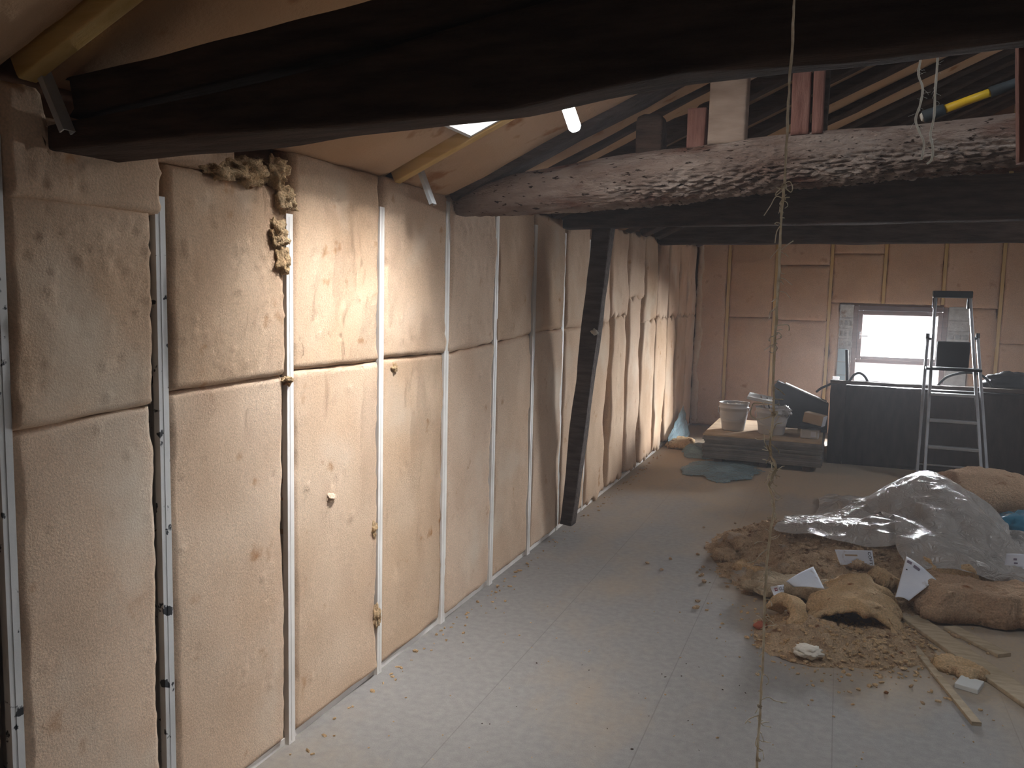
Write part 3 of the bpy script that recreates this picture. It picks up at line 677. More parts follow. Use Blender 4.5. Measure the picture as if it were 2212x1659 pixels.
# yellow-handled tool on the log
ta, tb = ony(2018, 243, 3.50), ony(2212, 178, 3.50); tl = thing('hand_tool', 'long yellow-handled tool lying on the log beam at upper right', 'tool', ta)
t1 = ony(2040, 236, 3.50); t2 = ony(2138, 200, 3.50); dd = (t2 - t1).normalized()
bm = bmesh.new(); tube(bm, [t1 - dd * .005, t2 + dd * .01], .0155, 14); part('shaft', bm, YELP, tl, True)
bm = bmesh.new(); tube(bm, [t1 - dd * .075, t1 - dd * .07, t1], [.018, .024, .020], 14); part('collar', bm, GREYR, tl, True)
bm = bmesh.new(); tube(bm, [t2, t2 + dd * .06, t2 + dd * .5], [.020, .018, .018], 14); part('grip', bm, GREYR, tl, True)
bm = bmesh.new(); tube(bm, [t1 - dd * .082, t1 - dd * .074], [.012, .019], 12); part('shaft_end', bm, DUST, tl, True)

# ------------------------------------------------------------------ twine and strings
def fibres(bm, spine, cnt, rr, lmin, lmax, r):
    for _ in range(cnt):
        p = rr.choice(spine) + Vector((0, 0, rr.uniform(-.01, .01))); L = rr.uniform(lmin, lmax)
        dx, dz = rr.uniform(-1, 1), rr.uniform(-.9, .6); pts = [p]
        for q in range(5):
            dx += rr.uniform(-.6, .6); dz += rr.uniform(-.6, .5); dy = rr.uniform(-.5, .5)
            pts.append(pts[-1] + Vector((dx, dy, dz)).normalized() * L / 5)
        tube(bm, smoothcurve(pts, 3), r, 5)
RY = 1.12
rp = [(1716, -60), (1715, 0), (1712, 90), (1704, 200), (1700, 290), (1696, 380), (1690, 440), (1684, 560), (1677, 690), (1671, 800), (1671, 890), (1664, 960), (1666, 985), (1676, 1012), (1661, 1046), (1672, 1088), (1666, 1140), (1658, 1200), (1652, 1290), (1648, 1420), (1643, 1520), (1636, 1640), (1634, 1720)]
sp = [ony(x, y, RY) for x, y in rp]; sp = smoothcurve(sp, 5)
rr = random.Random(5)
rope = thing('twine', 'long frayed pale twine hanging in front of everything from the front beam', 'twine', sp[0])
bm = bmesh.new(); tube(bm, [p + Vector((rr.uniform(-1, 1), rr.uniform(-1, 1), 0)) * .0005 for p in sp], [.0013 + .0007 * rr.random() for p in sp], 8); part('cord', bm, TWINE, rope, True)
bm = bmesh.new()
zones = [p for p in sp if p.z < sp[25].z]; fibres(bm, zones, 110, rr, .004, .022, .00055); 
fo = part('frayed_fibres', bm, TWINE, rope, True); fo['kind'] = 'stuff'
def strand(pxs, r=.0007):
    bm = bmesh.new(); tube(bm, smoothcurve([ony(x, y, RY - .004) for x, y in pxs], 5), r, 6); part('loose_strand', bm, TWINE, rope, True)
strand([(1690, 428), (1676, 425), (1664, 445), (1650, 466)]); strand([(1694, 396), (1706, 392), (1712, 405), (1708, 415), (1696, 405)])
strand([(1690, 405), (1678, 415), (1676, 422), (1690, 412)]); strand([(1684, 440), (1693, 428), (1706, 426)]); strand([(1688, 485), (1678, 500), (1674, 525)])
strand([(1688, 540), (1702, 528), (1714, 520)]); strand([(1677, 703), (1702, 702), (1704, 714)]); strand([(1670, 898), (1640, 906), (1622, 897), (1626, 875), (1634, 871), (1660, 874)], .0009)
strand([(1672, 902), (1680, 893), (1678, 889), (1668, 892), (1662, 884)]); strand([(1672, 926), (1678, 916), (1690, 914)]); strand([(1662, 975), (1652, 955), (1650, 938)]); strand([(1664, 985), (1658, 962), (1662, 972), (1668, 976)])
strand([(1659, 1172), (1640, 1170), (1630, 1174)]); strand([(1657, 1186), (1642, 1198), (1630, 1212), (1614, 1216)]); strand([(1645, 1512), (1660, 1506), (1675, 1514), (1700, 1518)]); strand([(1640, 1545), (1620, 1552), (1610, 1562)]); strand([(1636, 1590), (1633, 1610), (1648, 1622)])
for c, r in (((1694, 402), .006), ((1688, 440), .004), ((1671, 893), .005), ((1641, 1525), .005), ((1638, 1640), .005)):
    p = ony(*c, RY); o = lump('knot', p, (r * .6, r * .6, r * .55), c[1] * .1, TWINE, .5, 2, 3); keep(o, rope)
def wstring(pts, lb, seed):
    rr = random.Random(seed); s = smoothcurve([ony(x, y, 1.527) for x, y in pts], 6)
    o = thing('string', lb, 'string', s[0], 'white strings below the front beam')
    bm = bmesh.new(); tube(bm, s, [.0016 + .0005 * rr.random() for _ in s], 8); part('cord', bm, WSTR, o, True)
    bm = bmesh.new(); fibres(bm, s, 26, rr, .004, .014, .00025); f = part('frayed_fibres', bm, WSTR, o, True); f['kind'] = 'stuff'
wstring([(1991, 90), (1989, 125), (1984, 160), (1993, 190), (1988, 225), (1978, 258), (1986, 285), (1996, 310), (1990, 345)], 'left white string with a kink hanging below the front beam', 3)
wstring([(2029, 80), (2026, 120), (2024, 150), (2020, 200), (2018, 250), (2010, 290), (2015, 320), (2012, 345), (2002, 354)], 'right white string with a frayed tip hanging below the front beam', 4)

# ------------------------------------------------------------------ low partition, ladder, far clutter
PY = 8.95
pt = thing('low_partition', 'dark brown waist-high partition in front of the window', 'partition', (1.5, PY, 0))
def rough_box(lo, hi, cuts, amp, seed, top=0.0):
    bm = bmesh.new(); box(bm, lo, hi); bmesh.ops.subdivide_edges(bm, edges=bm.edges, cuts=cuts, use_grid_fill=True)
    for v in bm.verts:
        q = v.co * 7 + Vector((seed, 0, 0)); v.co += Vector((fr(q, 3), fr(q + Vector((9, 0, 0)), 3), fr(q + Vector((0, 9, 0)), 3) if v.co.z > lo[2] + .01 else 0)) * amp
    return bm
part('front_panel', rough_box((.10, PY, .0), (3.1, PY + .06, .80), 20, .006, 3), DBOARD, pt, True)
part('corner_post', rough_box((-.045, PY - .012, 0), (.099, PY + .10, .805), 12, .008, 5), DBOARD, pt, True)
part('side_panel', rough_box((-.04, PY + .101, 0), (.03, PY + 1.1, .80), 12, .006, 6), DBOARD, pt, True)
o = part('top_rail', rough_box((-.05, PY - .02, .812), (3.1, PY + .12, .845), 20, .007, 7), OLD, pt, True)
# tall rod and hoses on the partition
bm = bmesh.new(); tube(bm, [ony(1830, 826, 9.02), ony(1829, 756, 9.02)], .014, 10); o = obj('rod', bm, BLACK, None, True); tag(o, 'short dark rod standing upright on the partition left of the window', 'rod')
bm = bmesh.new(); tube(bm, smoothcurve([ony(1833, 826, 9.02), ony(1845, 810, 9.05), ony(1857, 806, 9.08), ony(1868, 813, 9.05), ony(1876, 828, 9.02)]), .012, 8); o = obj('hose', bm, GREYR, None, True); tag(o, 'small looped hose on the partition below the window', 'hose')
bm = bmesh.new(); tube(bm, smoothcurve([ony(2026, 832, 9.02), ony(2045, 815, 9.05), ony(2075, 806, 9.08), ony(2105, 806, 9.08), ony(2128, 816, 9.05), ony(2144, 836, 9.02)]), .012, 8); o = obj('hose', bm, GREYR, None, True); tag(o, 'wide arched hose on the partition behind the ladder', 'hose')
bm = bmesh.new(); tube(bm, smoothcurve([ony(1764, 846, 8.9), ony(1775, 838, 8.85), ony(1796, 829, 8.98)]), .012, 8); o = obj('hose', bm, BLACK, None, True); tag(o, 'black cable end running from the black panel to the partition', 'cable')
c = ony(2185, 850, PY + .42)
o = lump('sack', (c.x + .03, PY + .42, .855), (.30, .20, .13), 12, BLACK, .12, 1.3); tag(o, 'rounded black sack lying on the partition at the right edge', 'sack')
bm = bmesh.new(); box(bm, (.06, PY + .14, .0), (3.1, PY + .75, .755)); o = obj('crate', bm, BLACK); bev(o, .02); tag(o, 'dark crate behind the partition carrying the black sack', 'crate')

# aluminium step ladder, folded against the partition
def LP(px, py, z0Y=8.36, lean=.30):
    # point of the ladder plane (leaning away from the foot line) seen at a pixel
    d = ray(px, py); t_ = (z0Y + lean * 1.6) / (d.y - lean * d.z); return EYE + d * t_
ld = thing('step_ladder', 'aluminium step ladder with black top leaning against the dark partition', 'ladder', (1.0, 8.4, 0))
def rail(a, b_, r=.013, n=4, m=ALU, nm='rail'):
    bm = bmesh.new(); A, B = Vector(a), Vector(b_); d = (B - A).normalized(); s = Vector((0, 1, 0)); s = (s - d * s.dot(d)).normalized(); u = s.cross(d)
    mtx = Matrix((u, s, d)).transposed().to_4x4(); mtx.translation = A
    box(bm, (-r, -r * 1.6, 0), (r, r * 1.6, (B - A).length), mtx); return bev(part(nm, bm, m, ld), .004)
fl_, fr_, tl_, tr_ = LP(1996, 1036), LP(2121, 1052), LP(2021, 636), LP(2095, 634)
for A in (fl_, fr_): A.z = .015; A.y = 8.36
rail(fl_, tl_); rail(fr_, tr_)
rl_, rr_, rtl, rtr = LP(1985, 1024), LP(2136, 1045), LP(2005, 732), LP(2114, 732)
for A, x in ((rl_, -.06), (rr_, .07)): A.z = .015
rl_.x = fl_.x - .055; rr_.x = fr_.x + .06
for v in (rl_, rr_): v.y = 8.46
rtl.y += .06; rtr.y += .06
rail(rl_, rtl, nm='rear_rail'); rail(rr_, rtr, nm='rear_rail')
for nm, A in (('foot', fl_), ('foot', fr_), ('foot', rl_), ('foot', rr_)):
    bm = bmesh.new(); box(bm, (A.x - .02, A.y - .03, 0), (A.x + .02, A.y + .03, .035)); bev(part(nm, bm, BLACK, ld), .004)
def at_h(z, A, B): t_ = (z - A.z) / (B.z - A.z); return A.lerp(B, t_)
for py in (1028, 968, 910, 853):
    c = LP(2060, py); a = at_h(c.z, fl_, tl_); b_ = at_h(c.z, fr_, tr_)
    bm = bmesh.new(); box(bm, (a.x + .012, a.y - .045, c.z - .014), (b_.x - .012, a.y + .03, c.z + .012)); bev(part('step', bm, ALU, ld), .004)
for py in (1012,):
    c = LP(2060, py); a = at_h(c.z, rl_, rtl); b_ = at_h(c.z, rr_, rtr)
    bm = bmesh.new(); tube(bm, [(a.x, a.y, c.z), (b_.x, b_.y, c.z)], .009, 8); part('cross_bar', bm, ALU, ld, True)
c = LP(2060, 796); a = at_h(c.z, fl_, tl_); b_ = at_h(c.z, fr_, tr_)
bm = bmesh.new(); box(bm, (a.x - .05, a.y - .10, c.z - .018), (b_.x + .05, a.y + .06, c.z + .008)); bev(part('platform', bm, BLACK, ld), .006)
pq = LP(2057, 764); bm = bmesh.new(); wq = .285
c0, c1 = LP(2023, 736), LP(2092, 791); box(bm, (c0.x, a.y - .02, c.z + .010), (c1.x, a.y + .012, c0.z)); bev(part('folded_platform', bm, BLACK, ld), .01)
bm = bmesh.new(); box(bm, (tl_.x - .022, tl_.y - .05, tl_.z - .03), (tr_.x + .022, tl_.y + .05, tl_.z + .035)); box(bm, (tl_.x - .022, tl_.y - .03, tl_.z - .13), (tl_.x + .018, tl_.y + .03, tl_.z - .0305)); box(bm, (tr_.x - .018, tl_.y - .03, tl_.z - .13), (tr_.x + .022, tl_.y + .03, tl_.z - .0305)); bev(part('top_cap', bm, BLACK, ld), .008)
for A, sx in ((rtl, 1), (rtr, -1)):
    bm = bmesh.new(); B = at_h(A.z, fl_ if sx > 0 else fr_, tl_ if sx > 0 else tr_)
    tube(bm, [A, B], .012, 8); tube(bm, [A + Vector((0, 0, -.03)), A + Vector((0, 0, .05))], .017, 8); part('hinge', bm, BLACK, ld, True)

# stacked sheet boards and the things on them
SX0, SX1, SYA, SYB = -1.20, -.085, 8.33, 9.55
for x in (-1.05, -.62, -.22):
    o = boxo('bearer', (x - .04, SYA + .02, 0), (x + .04, SYB - .1, .05), OLD2, .004); tag(o, 'timber bearer under the stack of boards, ' + {-1.05: 'near its left end', -.62: 'in the middle', -.22: 'near its right end'}[x], 'bearer', 'bearers under the board stack')
rr = random.Random(11); z = .0505
for k in range(13):
    th = .0182; dx, dy = rr.uniform(-.012, .012), rr.uniform(-.014, .014)
    o = boxo('sheet_board', (SX0 + dx, SYA + dy, z), (SX1 + dx, SYB + dy, z + th), GREYB if k < 12 else CARD, .003)
    tag(o, ('top board of the grey board stack, dusted with sawdust' if k == 12 else 'bottom board of the grey board stack' if k == 0 else 'grey sheet board in the stack, %s from the bottom' % ORD[k]), 'board', 'boards stacked by the gable wall'); z += th + .0008
ST = z
def bucket(c, r0, r1, h, lb, fill):
    o = thing('bucket', lb, 'bucket', c)
    bm = bmesh.new(); rg = lathe(bm, [(r0 * .2, .004), (r0 * .95, .002), (r0, .008), (r1 * .985, h * .80), (r1 + .008, h * .81), (r1 + .008, h * .84), (r1, h * .85), (r1 + .003, h - .012), (r1 + .010, h - .008), (r1 + .008, h), (r1 - .003, h), (r1 - .008, h * .5), (r0 - .01, .012)], c, 40)
    bm.faces.new(rg[0][::-1]); part('body', bm, WHITEP, o, True)
    bm = bmesh.new(); tube(bm, smoothcurve([(c[0] + (r1 + .012) * math.cos(a), c[1] - (r1 + .012) * math.sin(a) * .98, c[2] + h * .8 - .11 * math.sin(a)) for a in [math.pi * q / 8 for q in range(9)]], 3), .0025, 6); part('handle', bm, ZINC, o, True)
    bm = bmesh.new(); n = 30
    for j in range(n + 1):
        for i in range(n + 1):
            x, y = (i / n * 2 - 1), (j / n * 2 - 1); q = x * math.sqrt(1 - y * y / 2), y * math.sqrt(1 - x * x / 2)
            bm.verts.new((c[0] + q[0] * (r1 - .012), c[1] + q[1] * (r1 - .012), c[2] + h * .84 + .03 * (1 - q[0] ** 2 - q[1] ** 2) + .016 * fr((q[0] * 6, q[1] * 6, c[0] * 9), 3)))
    bm.verts.ensure_lookup_table()
    for j in range(n):
        for i in range(n): bm.faces.new([bm.verts[k] for k in (j * (n + 1) + i, j * (n + 1) + i + 1, (j + 1) * (n + 1) + i + 1, (j + 1) * (n + 1) + i)])
    s = part('contents', bm, fill, o, True); s['kind'] = 'stuff'; return o
b1 = ony(1580, 934, 8.60); bucket((b1.x, 8.72, ST), .112, .145, .285, 'white bucket full of rubble on the left end of the board stack', DUST)
b2 = ony(1664, 944, 8.55); bucket((b2.x, 8.64, ST), .125, .155, .27, 'white bucket with sticks beside the black panel on the board stack', GREYW)
# sticks in the second bucket
for k in range(4):
    a = Vector((b2.x - .07 + .045 * k, 8.62 + .02 * (k % 2), ST + .235)); e = a + Vector((-.05 + .012 * k, .05, .14 - .015 * k))
    bm = timber([a, e], .018, .014, Vector((0, 1, 0)), 5, .001, k); o = obj('stick', bm, OLD2 if k % 2 else PALEW, None, True); tag(o, ['leftmost', 'second from left', 'third from left', 'rightmost'][k] + ' stick standing in the right bucket', 'stick', 'sticks in the right bucket')
o = lump('plastic_bag', (b2.x + .11, 8.58, ST + .24), (.07, .06, .055), 8, PAPER, .4, 2.4, 4); o.data.materials[0] = FILM; tag(o, 'crumpled pale bag on the rim of the right bucket', 'bag')
# white flat panel lying over the second bucket
def slab(cpts, th, name, m, lb, cat):
    bm = bmesh.new(); a, b_, c, d = [Vector(p) for p in cpts]; n = (b_ - a).cross(d - a).normalized() * th
    v = [bm.verts.new(p) for p in (a, b_, c, d, a + n, b_ + n, c + n, d + n)]
    for f in ((0, 1, 2, 3), (7, 6, 5, 4), (0, 4, 5, 1), (1, 5, 6, 2), (2, 6, 7, 3), (3, 7, 4, 0)): bm.faces.new([v[i] for i in f])
    o = obj(name, bm, m); bev(o, .003); return tag(o, lb, cat)
p0, p1 = ony(1613, 862, 8.60), ony(1668, 874, 8.60)
slab([p0, p1, p1 + Vector((0, .24, .02)), p0 + Vector((0, .24, .02))], .03, 'flat_panel', OFFC, 'small white flat panel lying across the right bucket', 'panel')
# black panel leaning behind
q0, q1 = ony(1680, 905, 9.10), ony(1800, 905, 9.10)
bp = [ony(1676, 822, 9.05), ony(1790, 872, 9.05)]
lp = thing('black_panel', 'black sloping panel leaning behind the buckets beside the partition', 'panel', (-.3, 9.1, ST))
bm = bmesh.new()
pr = [(bp[0].x, ST + .02), (bp[0].x - .008, bp[0].z - .04), (bp[0].x + .018, bp[0].z), (bp[1].x, bp[1].z), (bp[1].x, ST + .02)]
f = [bm.verts.new((x, 9.02, z)) for x, z in pr]; k_ = [bm.verts.new((x, 9.12, z)) for x, z in pr]
bm.faces.new(f); bm.faces.new(k_[::-1])
for i in range(5): bm.faces.new((f[i], k_[i], k_[(i + 1) % 5], f[(i + 1) % 5]))
bev(part('body', bm, BLACK, lp), .008)
sl = (bp[1].z - bp[0].z) / (bp[1].x - bp[0].x - .018); bm = bmesh.new(); x0, x1 = bp[0].x + .10, bp[1].x - .02
zf = lambda x: bp[0].z + sl * (x - bp[0].x - .018) + .002
v = [bm.verts.new((x, y, zf(x) + dz)) for x in (x0, x1) for y in (9.02, 9.12) for dz in (0, .012)]
for q in ((0, 1, 3, 2), (4, 6, 7, 5), (0, 4, 5, 1), (2, 3, 7, 6), (0, 2, 6, 4), (1, 5, 7, 3)): bm.faces.new([v[i] for i in q])
e = part('edge_strip', bm, OFFC, lp); e['label'] = 'pale strip along the top edge'
bm = bmesh.new(); box(bm, (bp[0].x, 9.0, ST), (bp[0].x + .06, 9.14, ST + .0195)); box(bm, (bp[1].x - .06, 9.0, ST), (bp[1].x, 9.14, ST + .0195)); part('foot', bm, BLACK, lp)
# card box, tub, dark tray near the partition
cx = thing('open_box', 'small brown card box lying tilted beside the partition', 'box', (-.2, 8.66, ST))
A = ony(1760, 905, 8.60); mt = Matrix.Translation(A) @ Matrix.Rotation(.16, 4, 'Y') @ Matrix.Rotation(-.2, 4, 'Z')
bm = bmesh.new(); box(bm, (-.10, -.05, -.05), (.085, .10, .05), mt); bev(part('body', bm, CARD, cx), .005)
bm = bmesh.new(); box(bm, (.0855, -.05, -.055), (.092, .09, .045), mt); f = part('flap', bm, PAPER, cx); f['label'] = 'white box end'
A = ony(1752, 946, 8.50)
tb_ = thing('storage_tub', 'dim grey plastic tub with dark lid under the card box', 'tub', (A.x, 8.56, ST))
bm = bmesh.new(); box(bm, (A.x - .10, 8.50, ST), (A.x + .07, 8.68, ST + .095)); bev(part('body', bm, WHITEP, tb_), .012)
bm = bmesh.new(); box(bm, (A.x - .13, 8.47, ST + .0955), (A.x + .11, 8.72, ST + .118)); bev(part('lid', bm, BLACK, tb_), .006)
bm = bmesh.new(); box(bm, (A.x - .005, 8.4985, ST + .02), (A.x + .045, 8.4997, ST + .075)); part('sticker', bm, PAPER, tb_)

# ------------------------------------------------------------------ film and debris
def sheet(name, f, u0, u1, v0, v1, n, m, lb, cat, solid=.003, keepf=None):
    bm = bmesh.new(); G = [[None] * (n + 1) for _ in range(n + 1)]
    for j in range(n + 1):
        for i in range(n + 1):
            u = u0 + (u1 - u0) * i / n; v = v0 + (v1 - v0) * j / n
            G[j][i] = bm.verts.new(f(u, v))
    for j in range(n):
        for i in range(n):
            if keepf and not keepf(u0 + (u1 - u0) * (i + .5) / n, v0 + (v1 - v0) * (j + .5) / n): continue
            bm.faces.new((G[j][i], G[j][i + 1], G[j + 1][i + 1], G[j + 1][i]))
    bmesh.ops.delete(bm, geom=[v for v in bm.verts if not v.link_faces], context='VERTS')
    o = obj(name, bm, m, None, True)
    if solid: s = o.modifiers.new('thickness', 'SOLIDIFY'); s.thickness = solid
    return tag(o, lb, cat) if lb else o
def gs(x, y, cx, cy, rx, ry, a=0.0):
    dx, dy = x - cx, y - cy; c, s = math.cos(a), math.sin(a); p, q = (dx * c + dy * s) / rx, (-dx * s + dy * c) / ry
    return math.exp(-(p * p + q * q))
# scrap heaps: one for the far pile, one for the near crumbs
def heap_far(x, y):
    h = .17 * gs(x, y, .30, 5.50, .45, .40) + .12 * gs(x, y, -.15, 5.60, .35, .35) + .09 * gs(x, y, -.42, 5.55, .22, .30) + .14 * gs(x, y, .62, 5.2, .30, .35) + .10 * gs(x, y, -.05, 4.95, .28, .30) + .05 * gs(x, y, -.3, 5.0, .25, .25) + .30 * gs(x, y, .62, 6.3, .45, .5)
    return h
def heap_near(x, y):
    return .034 * gs(x, y, .12, 4.12, .30, .20) + .05 * gs(x, y, -.08, 4.15, .16, .25) + .03 * gs(x, y, .34, 4.30, .14, .25) + .03 * gs(x, y, .05, 3.98, .22, .12)
def chunky(x, y, s):
    return .5 * abs(fr((x * 9, y * 9, s), 4)) + .35 * fr((x * 28, y * 28, s), 3)
def heapf(hf, s, amp, sink):
    def f(x, y):
        h = hf(x, y); g = h + amp * min(1, h / .05) * chunky(x, y, s) + .012 * fr((x * 3, y * 3, s), 2) - sink
        return Vector((x, y, max(g, -.006)))
    return f
o = sheet('insulation_scraps', heapf(heap_far, 3.3, .055, .022), -.95, 1.35, 4.45, 7.2, 170, SCRAP, 'large heap of torn brown wool scraps on the floor at right', 'scraps', 0, lambda x, y: heap_far(x, y) > .014 + .01 * fr((x * 8, y * 8, 1), 2)); o['kind'] = 'stuff'
o = sheet('insulation_scraps', heapf(heap_near, 7.3, .045, .012), -.42, .72, 3.70, 4.95, 150, SCRAP, 'near heap of pale wool crumbs on the grey floor', 'scraps', 0, lambda x, y: heap_near(x, y) > .010 + .008 * fr((x * 12, y * 12, 1), 2)); o['kind'] = 'stuff'
# loose crumbs around the heaps
def crumbs(name, cnt, pos, smin, smax, seed, m, lb):
    rr = random.Random(seed); bm = bmesh.new()
    for _ in range(cnt):
        x, y, z = pos(rr); s = rr.uniform(smin, smax) ** 1.0
        vs = bmesh.ops.create_icosphere(bm, subdivisions=1, radius=1)['verts']
        sx, sy, sz = s * rr.uniform(.6, 1.8), s * rr.uniform(.5, 1.3), s * rr.uniform(.35, .9); a = rr.random() * 6.28
        for v in vs:
            q = v.co * (1 + .5 * fr(v.co * 2 + Vector((x * 50, y * 50, 0)), 2)); qx, qy = q.x * sx, q.y * sy
            v.co = Vector((x + qx * math.cos(a) - qy * math.sin(a), y + qx * math.sin(a) + qy * math.cos(a), z + max(q.z * sz + sz * .5, -z)))
    o = obj(name, bm, m, None, False); o['kind'] = 'stuff'; tag(o, lb, 'crumbs'); return o
def near_pos(rr):
    x, y = rr.gauss(.12, .22), rr.gauss(4.18, .24); return x, y, max(0, heap_near(x, y) - .006)
def far_pos(rr):
    x, y = rr.gauss(.1, .38), rr.gauss(5.25, .35); return x, y, max(0, heap_far(x, y) - .01)
crumbs('wool_crumbs', 1100, near_pos, .002, .011, 21, TORN, 'pale wool crumbs strewn over the near heap')
crumbs('wool_crumbs', 700, far_pos, .005, .018, 22, SCRAP, 'brown wool crumbs strewn over the large heap')
crumbs('wood_chips', 90, lambda rr: (rr.gauss(.15, .3), rr.gauss(4.25, .3), heap_near(.15, 4.2) * rr.random()), .002, .008, 23, CARD, 'dark wood chips scattered in the near heap')
crumbs('wool_crumbs', 120, lambda rr: (rr.uniform(-1.55, .7), rr.uniform(2.3, 4.2), 0), .0015, .005, 24, TORN, 'tiny wool specks scattered on the open grey floor')
crumbs('wool_crumbs', 160, lambda rr: (-1.70 + abs(rr.gauss(0, .05)), rr.uniform(1.6, 8.5), 0), .003, .010, 25, TORN, 'wool specks along the foot of the long wall')
crumbs('floor_specks', 26, lambda rr: (rr.uniform(-1.2, -.1), rr.uniform(2.7, 3.6), 0), .002, .004, 26, OLD, 'dark specks on the lit patch of floor')

def torn_slab(name, lb, c, L, W, T, rz, seed, m, curl=0.0, arch=0.0, tilt=(0, 0), res=(34, 26), amp=.016, ragged=.03):
    """slab of wool: L along x, W along y, thickness T; curl bends it about its x axis, arch lifts its middle off the floor"""
    bm = bmesh.new(); nx, ny = res; top = []; bot = []
    for j in range(ny + 1):
        a, b_ = [], []
        for i in range(nx + 1):
            u, v = i / nx * 2 - 1, j / ny * 2 - 1
            x = u * L / 2 * (1 + ragged / L * 2 * fr((v * 3, seed, u), 3)); y = v * W / 2 * (1 + ragged / W * 2 * fr((u * 3, seed + 5, v), 3))
            z = arch * (1 - u * u); e = min(1 - abs(u), 1 - abs(v)); th = T * min(1, .45 + e * 3)
            n1 = amp * fr((x * 9, y * 9, seed), 4); n2 = amp * 1.4 * fr((x * 12, y * 12, seed + 3), 4)
            if curl:
                r_ = W / curl; an = v * curl / 2; yy = math.sin(an) * (r_ + 0); zz = (math.cos(an) - math.cos(curl / 2)) * r_
                ny_, nz_ = math.sin(an), math.cos(an)
                a.append(bm.verts.new((x, yy + ny_ * (th + n1), zz + nz_ * (th + n1) + z))); b_.append(bm.verts.new((x, yy + ny_ * n2 * .6, zz + nz_ * n2 * .6 + z)))
            else:
                a.append(bm.verts.new((x, y, z + th + n1))); b_.append(bm.verts.new((x, y, z + n2 * .5)))
        top.append(a); bot.append(b_)
    for j in range(ny):
        for i in range(nx):
            bm.faces.new((top[j][i], top[j][i + 1], top[j + 1][i + 1], top[j + 1][i])); bm.faces.new((bot[j][i], bot[j + 1][i], bot[j + 1][i + 1], bot[j][i + 1]))
    for j in range(ny):
        for i in (0, nx): bm.faces.new((top[j][i], top[j + 1][i], bot[j + 1][i], bot[j][i]))
    for i in range(nx):
        for j in (0, ny): bm.faces.new((top[j][i], bot[j][i], bot[j][i + 1], top[j][i + 1]))
    M_ = Matrix.Translation(c) @ Matrix.Rotation(rz, 4, 'Z') @ Matrix.Rotation(tilt[0], 4, 'X') @ Matrix.Rotation(tilt[1], 4, 'Y')
    bmesh.ops.transform(bm, matrix=M_, verts=bm.verts)
    o = obj(name, bm, m, None, True); return tag(o, lb, 'wool slab')
torn_slab('torn_wool_slab', 'arched pale wool slab with a dark hollow under it on the near heap', (.165, 4.52, .012), .40, .46, .045, -.10, 2.2, TORN, arch=.105, amp=.010, ragged=.07, tilt=(.08, 0))
torn_slab('torn_wool_slab', 'crescent slice of pale wool at the left of the near heap', (-.165, 4.22, .03), .09, .30, .055, .45, 5.2, TORN, curl=2.2, res=(12, 34), amp=.006, tilt=(0, .3))
torn_slab('torn_wool_slab', 'flat grey dusty wool slab behind the near heap, below the printed labels', (-.12, 4.66, .04), .50, .24, .06, -.05, 8.8, GREYW, amp=.018, ragged=.07)
torn_slab('wool_roll_slab', 'thick tan wool slab lying across the right edge of the floor', (.97, 4.82, .015), 1.02, .36, .15, .10, 3.8, SLABM, amp=.022, ragged=.06, res=(110, 44))
torn_slab('torn_wool_slab', 'orange curled wool piece under the crumpled sheet at its front', (.62, 5.18, .075), .30, .24, .09, .4, 12.8, TORN, curl=1.2, amp=.014)
torn_slab('torn_wool_slab', 'flat brown wool piece at the far left of the heap', (-.58, 5.20, .012), .13, .17, .05, .2, 15.1, SCRAP, amp=.012)
torn_slab('torn_wool_slab', 'brown curled wool piece at the left of the heap', (-.46, 5.42, .03), .26, .22, .06, .5, 16.1, SCRAP, curl=1.0, amp=.016)
torn_slab('torn_wool_slab', 'small tan wool piece in front of the left part of the heap', (-.40, 4.98, .01), .20, .13, .05, -.3, 17.1, TORN, amp=.014)
torn_slab('torn_wool_slab', 'tan wool lump beside the bare white label', (.31, 4.93, .07), .15, .13, .06, .8, 18.1, TORN, amp=.016, tilt=(.3, .2))
torn_slab('torn_wool_slab', 'brown wool piece in the middle of the large heap', (.10, 5.12, .10), .30, .16, .05, -.3, 19.1, SCRAP, amp=.018)
torn_slab('torn_wool_slab', 'small wool bits beside the white offcut', (.58, 4.0, .005), .20, .12, .04, -.7, 20.1, TORN, amp=.014)
torn_slab('wool_roll_slab', 'large orange wool batt slumped behind the plastic sheet', (1.12, 7.15, .06),   .62, .75, .14, .25, 21.1, SLABM, arch=.06, curl=1.3, amp=.02)
c = onz(1642, 1352, .02); o = lump('brick_chip', (c.x, c.y, .022), (.030, .026, .020), 4, BRICKR, .4, 1.6, 2); tag(o, 'red brick chip at the left of the near heap', 'brick chip')
c = onz(1745, 1405, .05); o = lump('wool_tuft', (c.x, c.y, .045), (.06, .045, .025), 14, DUST, .35, 2.0, 4); tag(o, 'white fluffy wad on the front of the near heap', 'wool tuft')

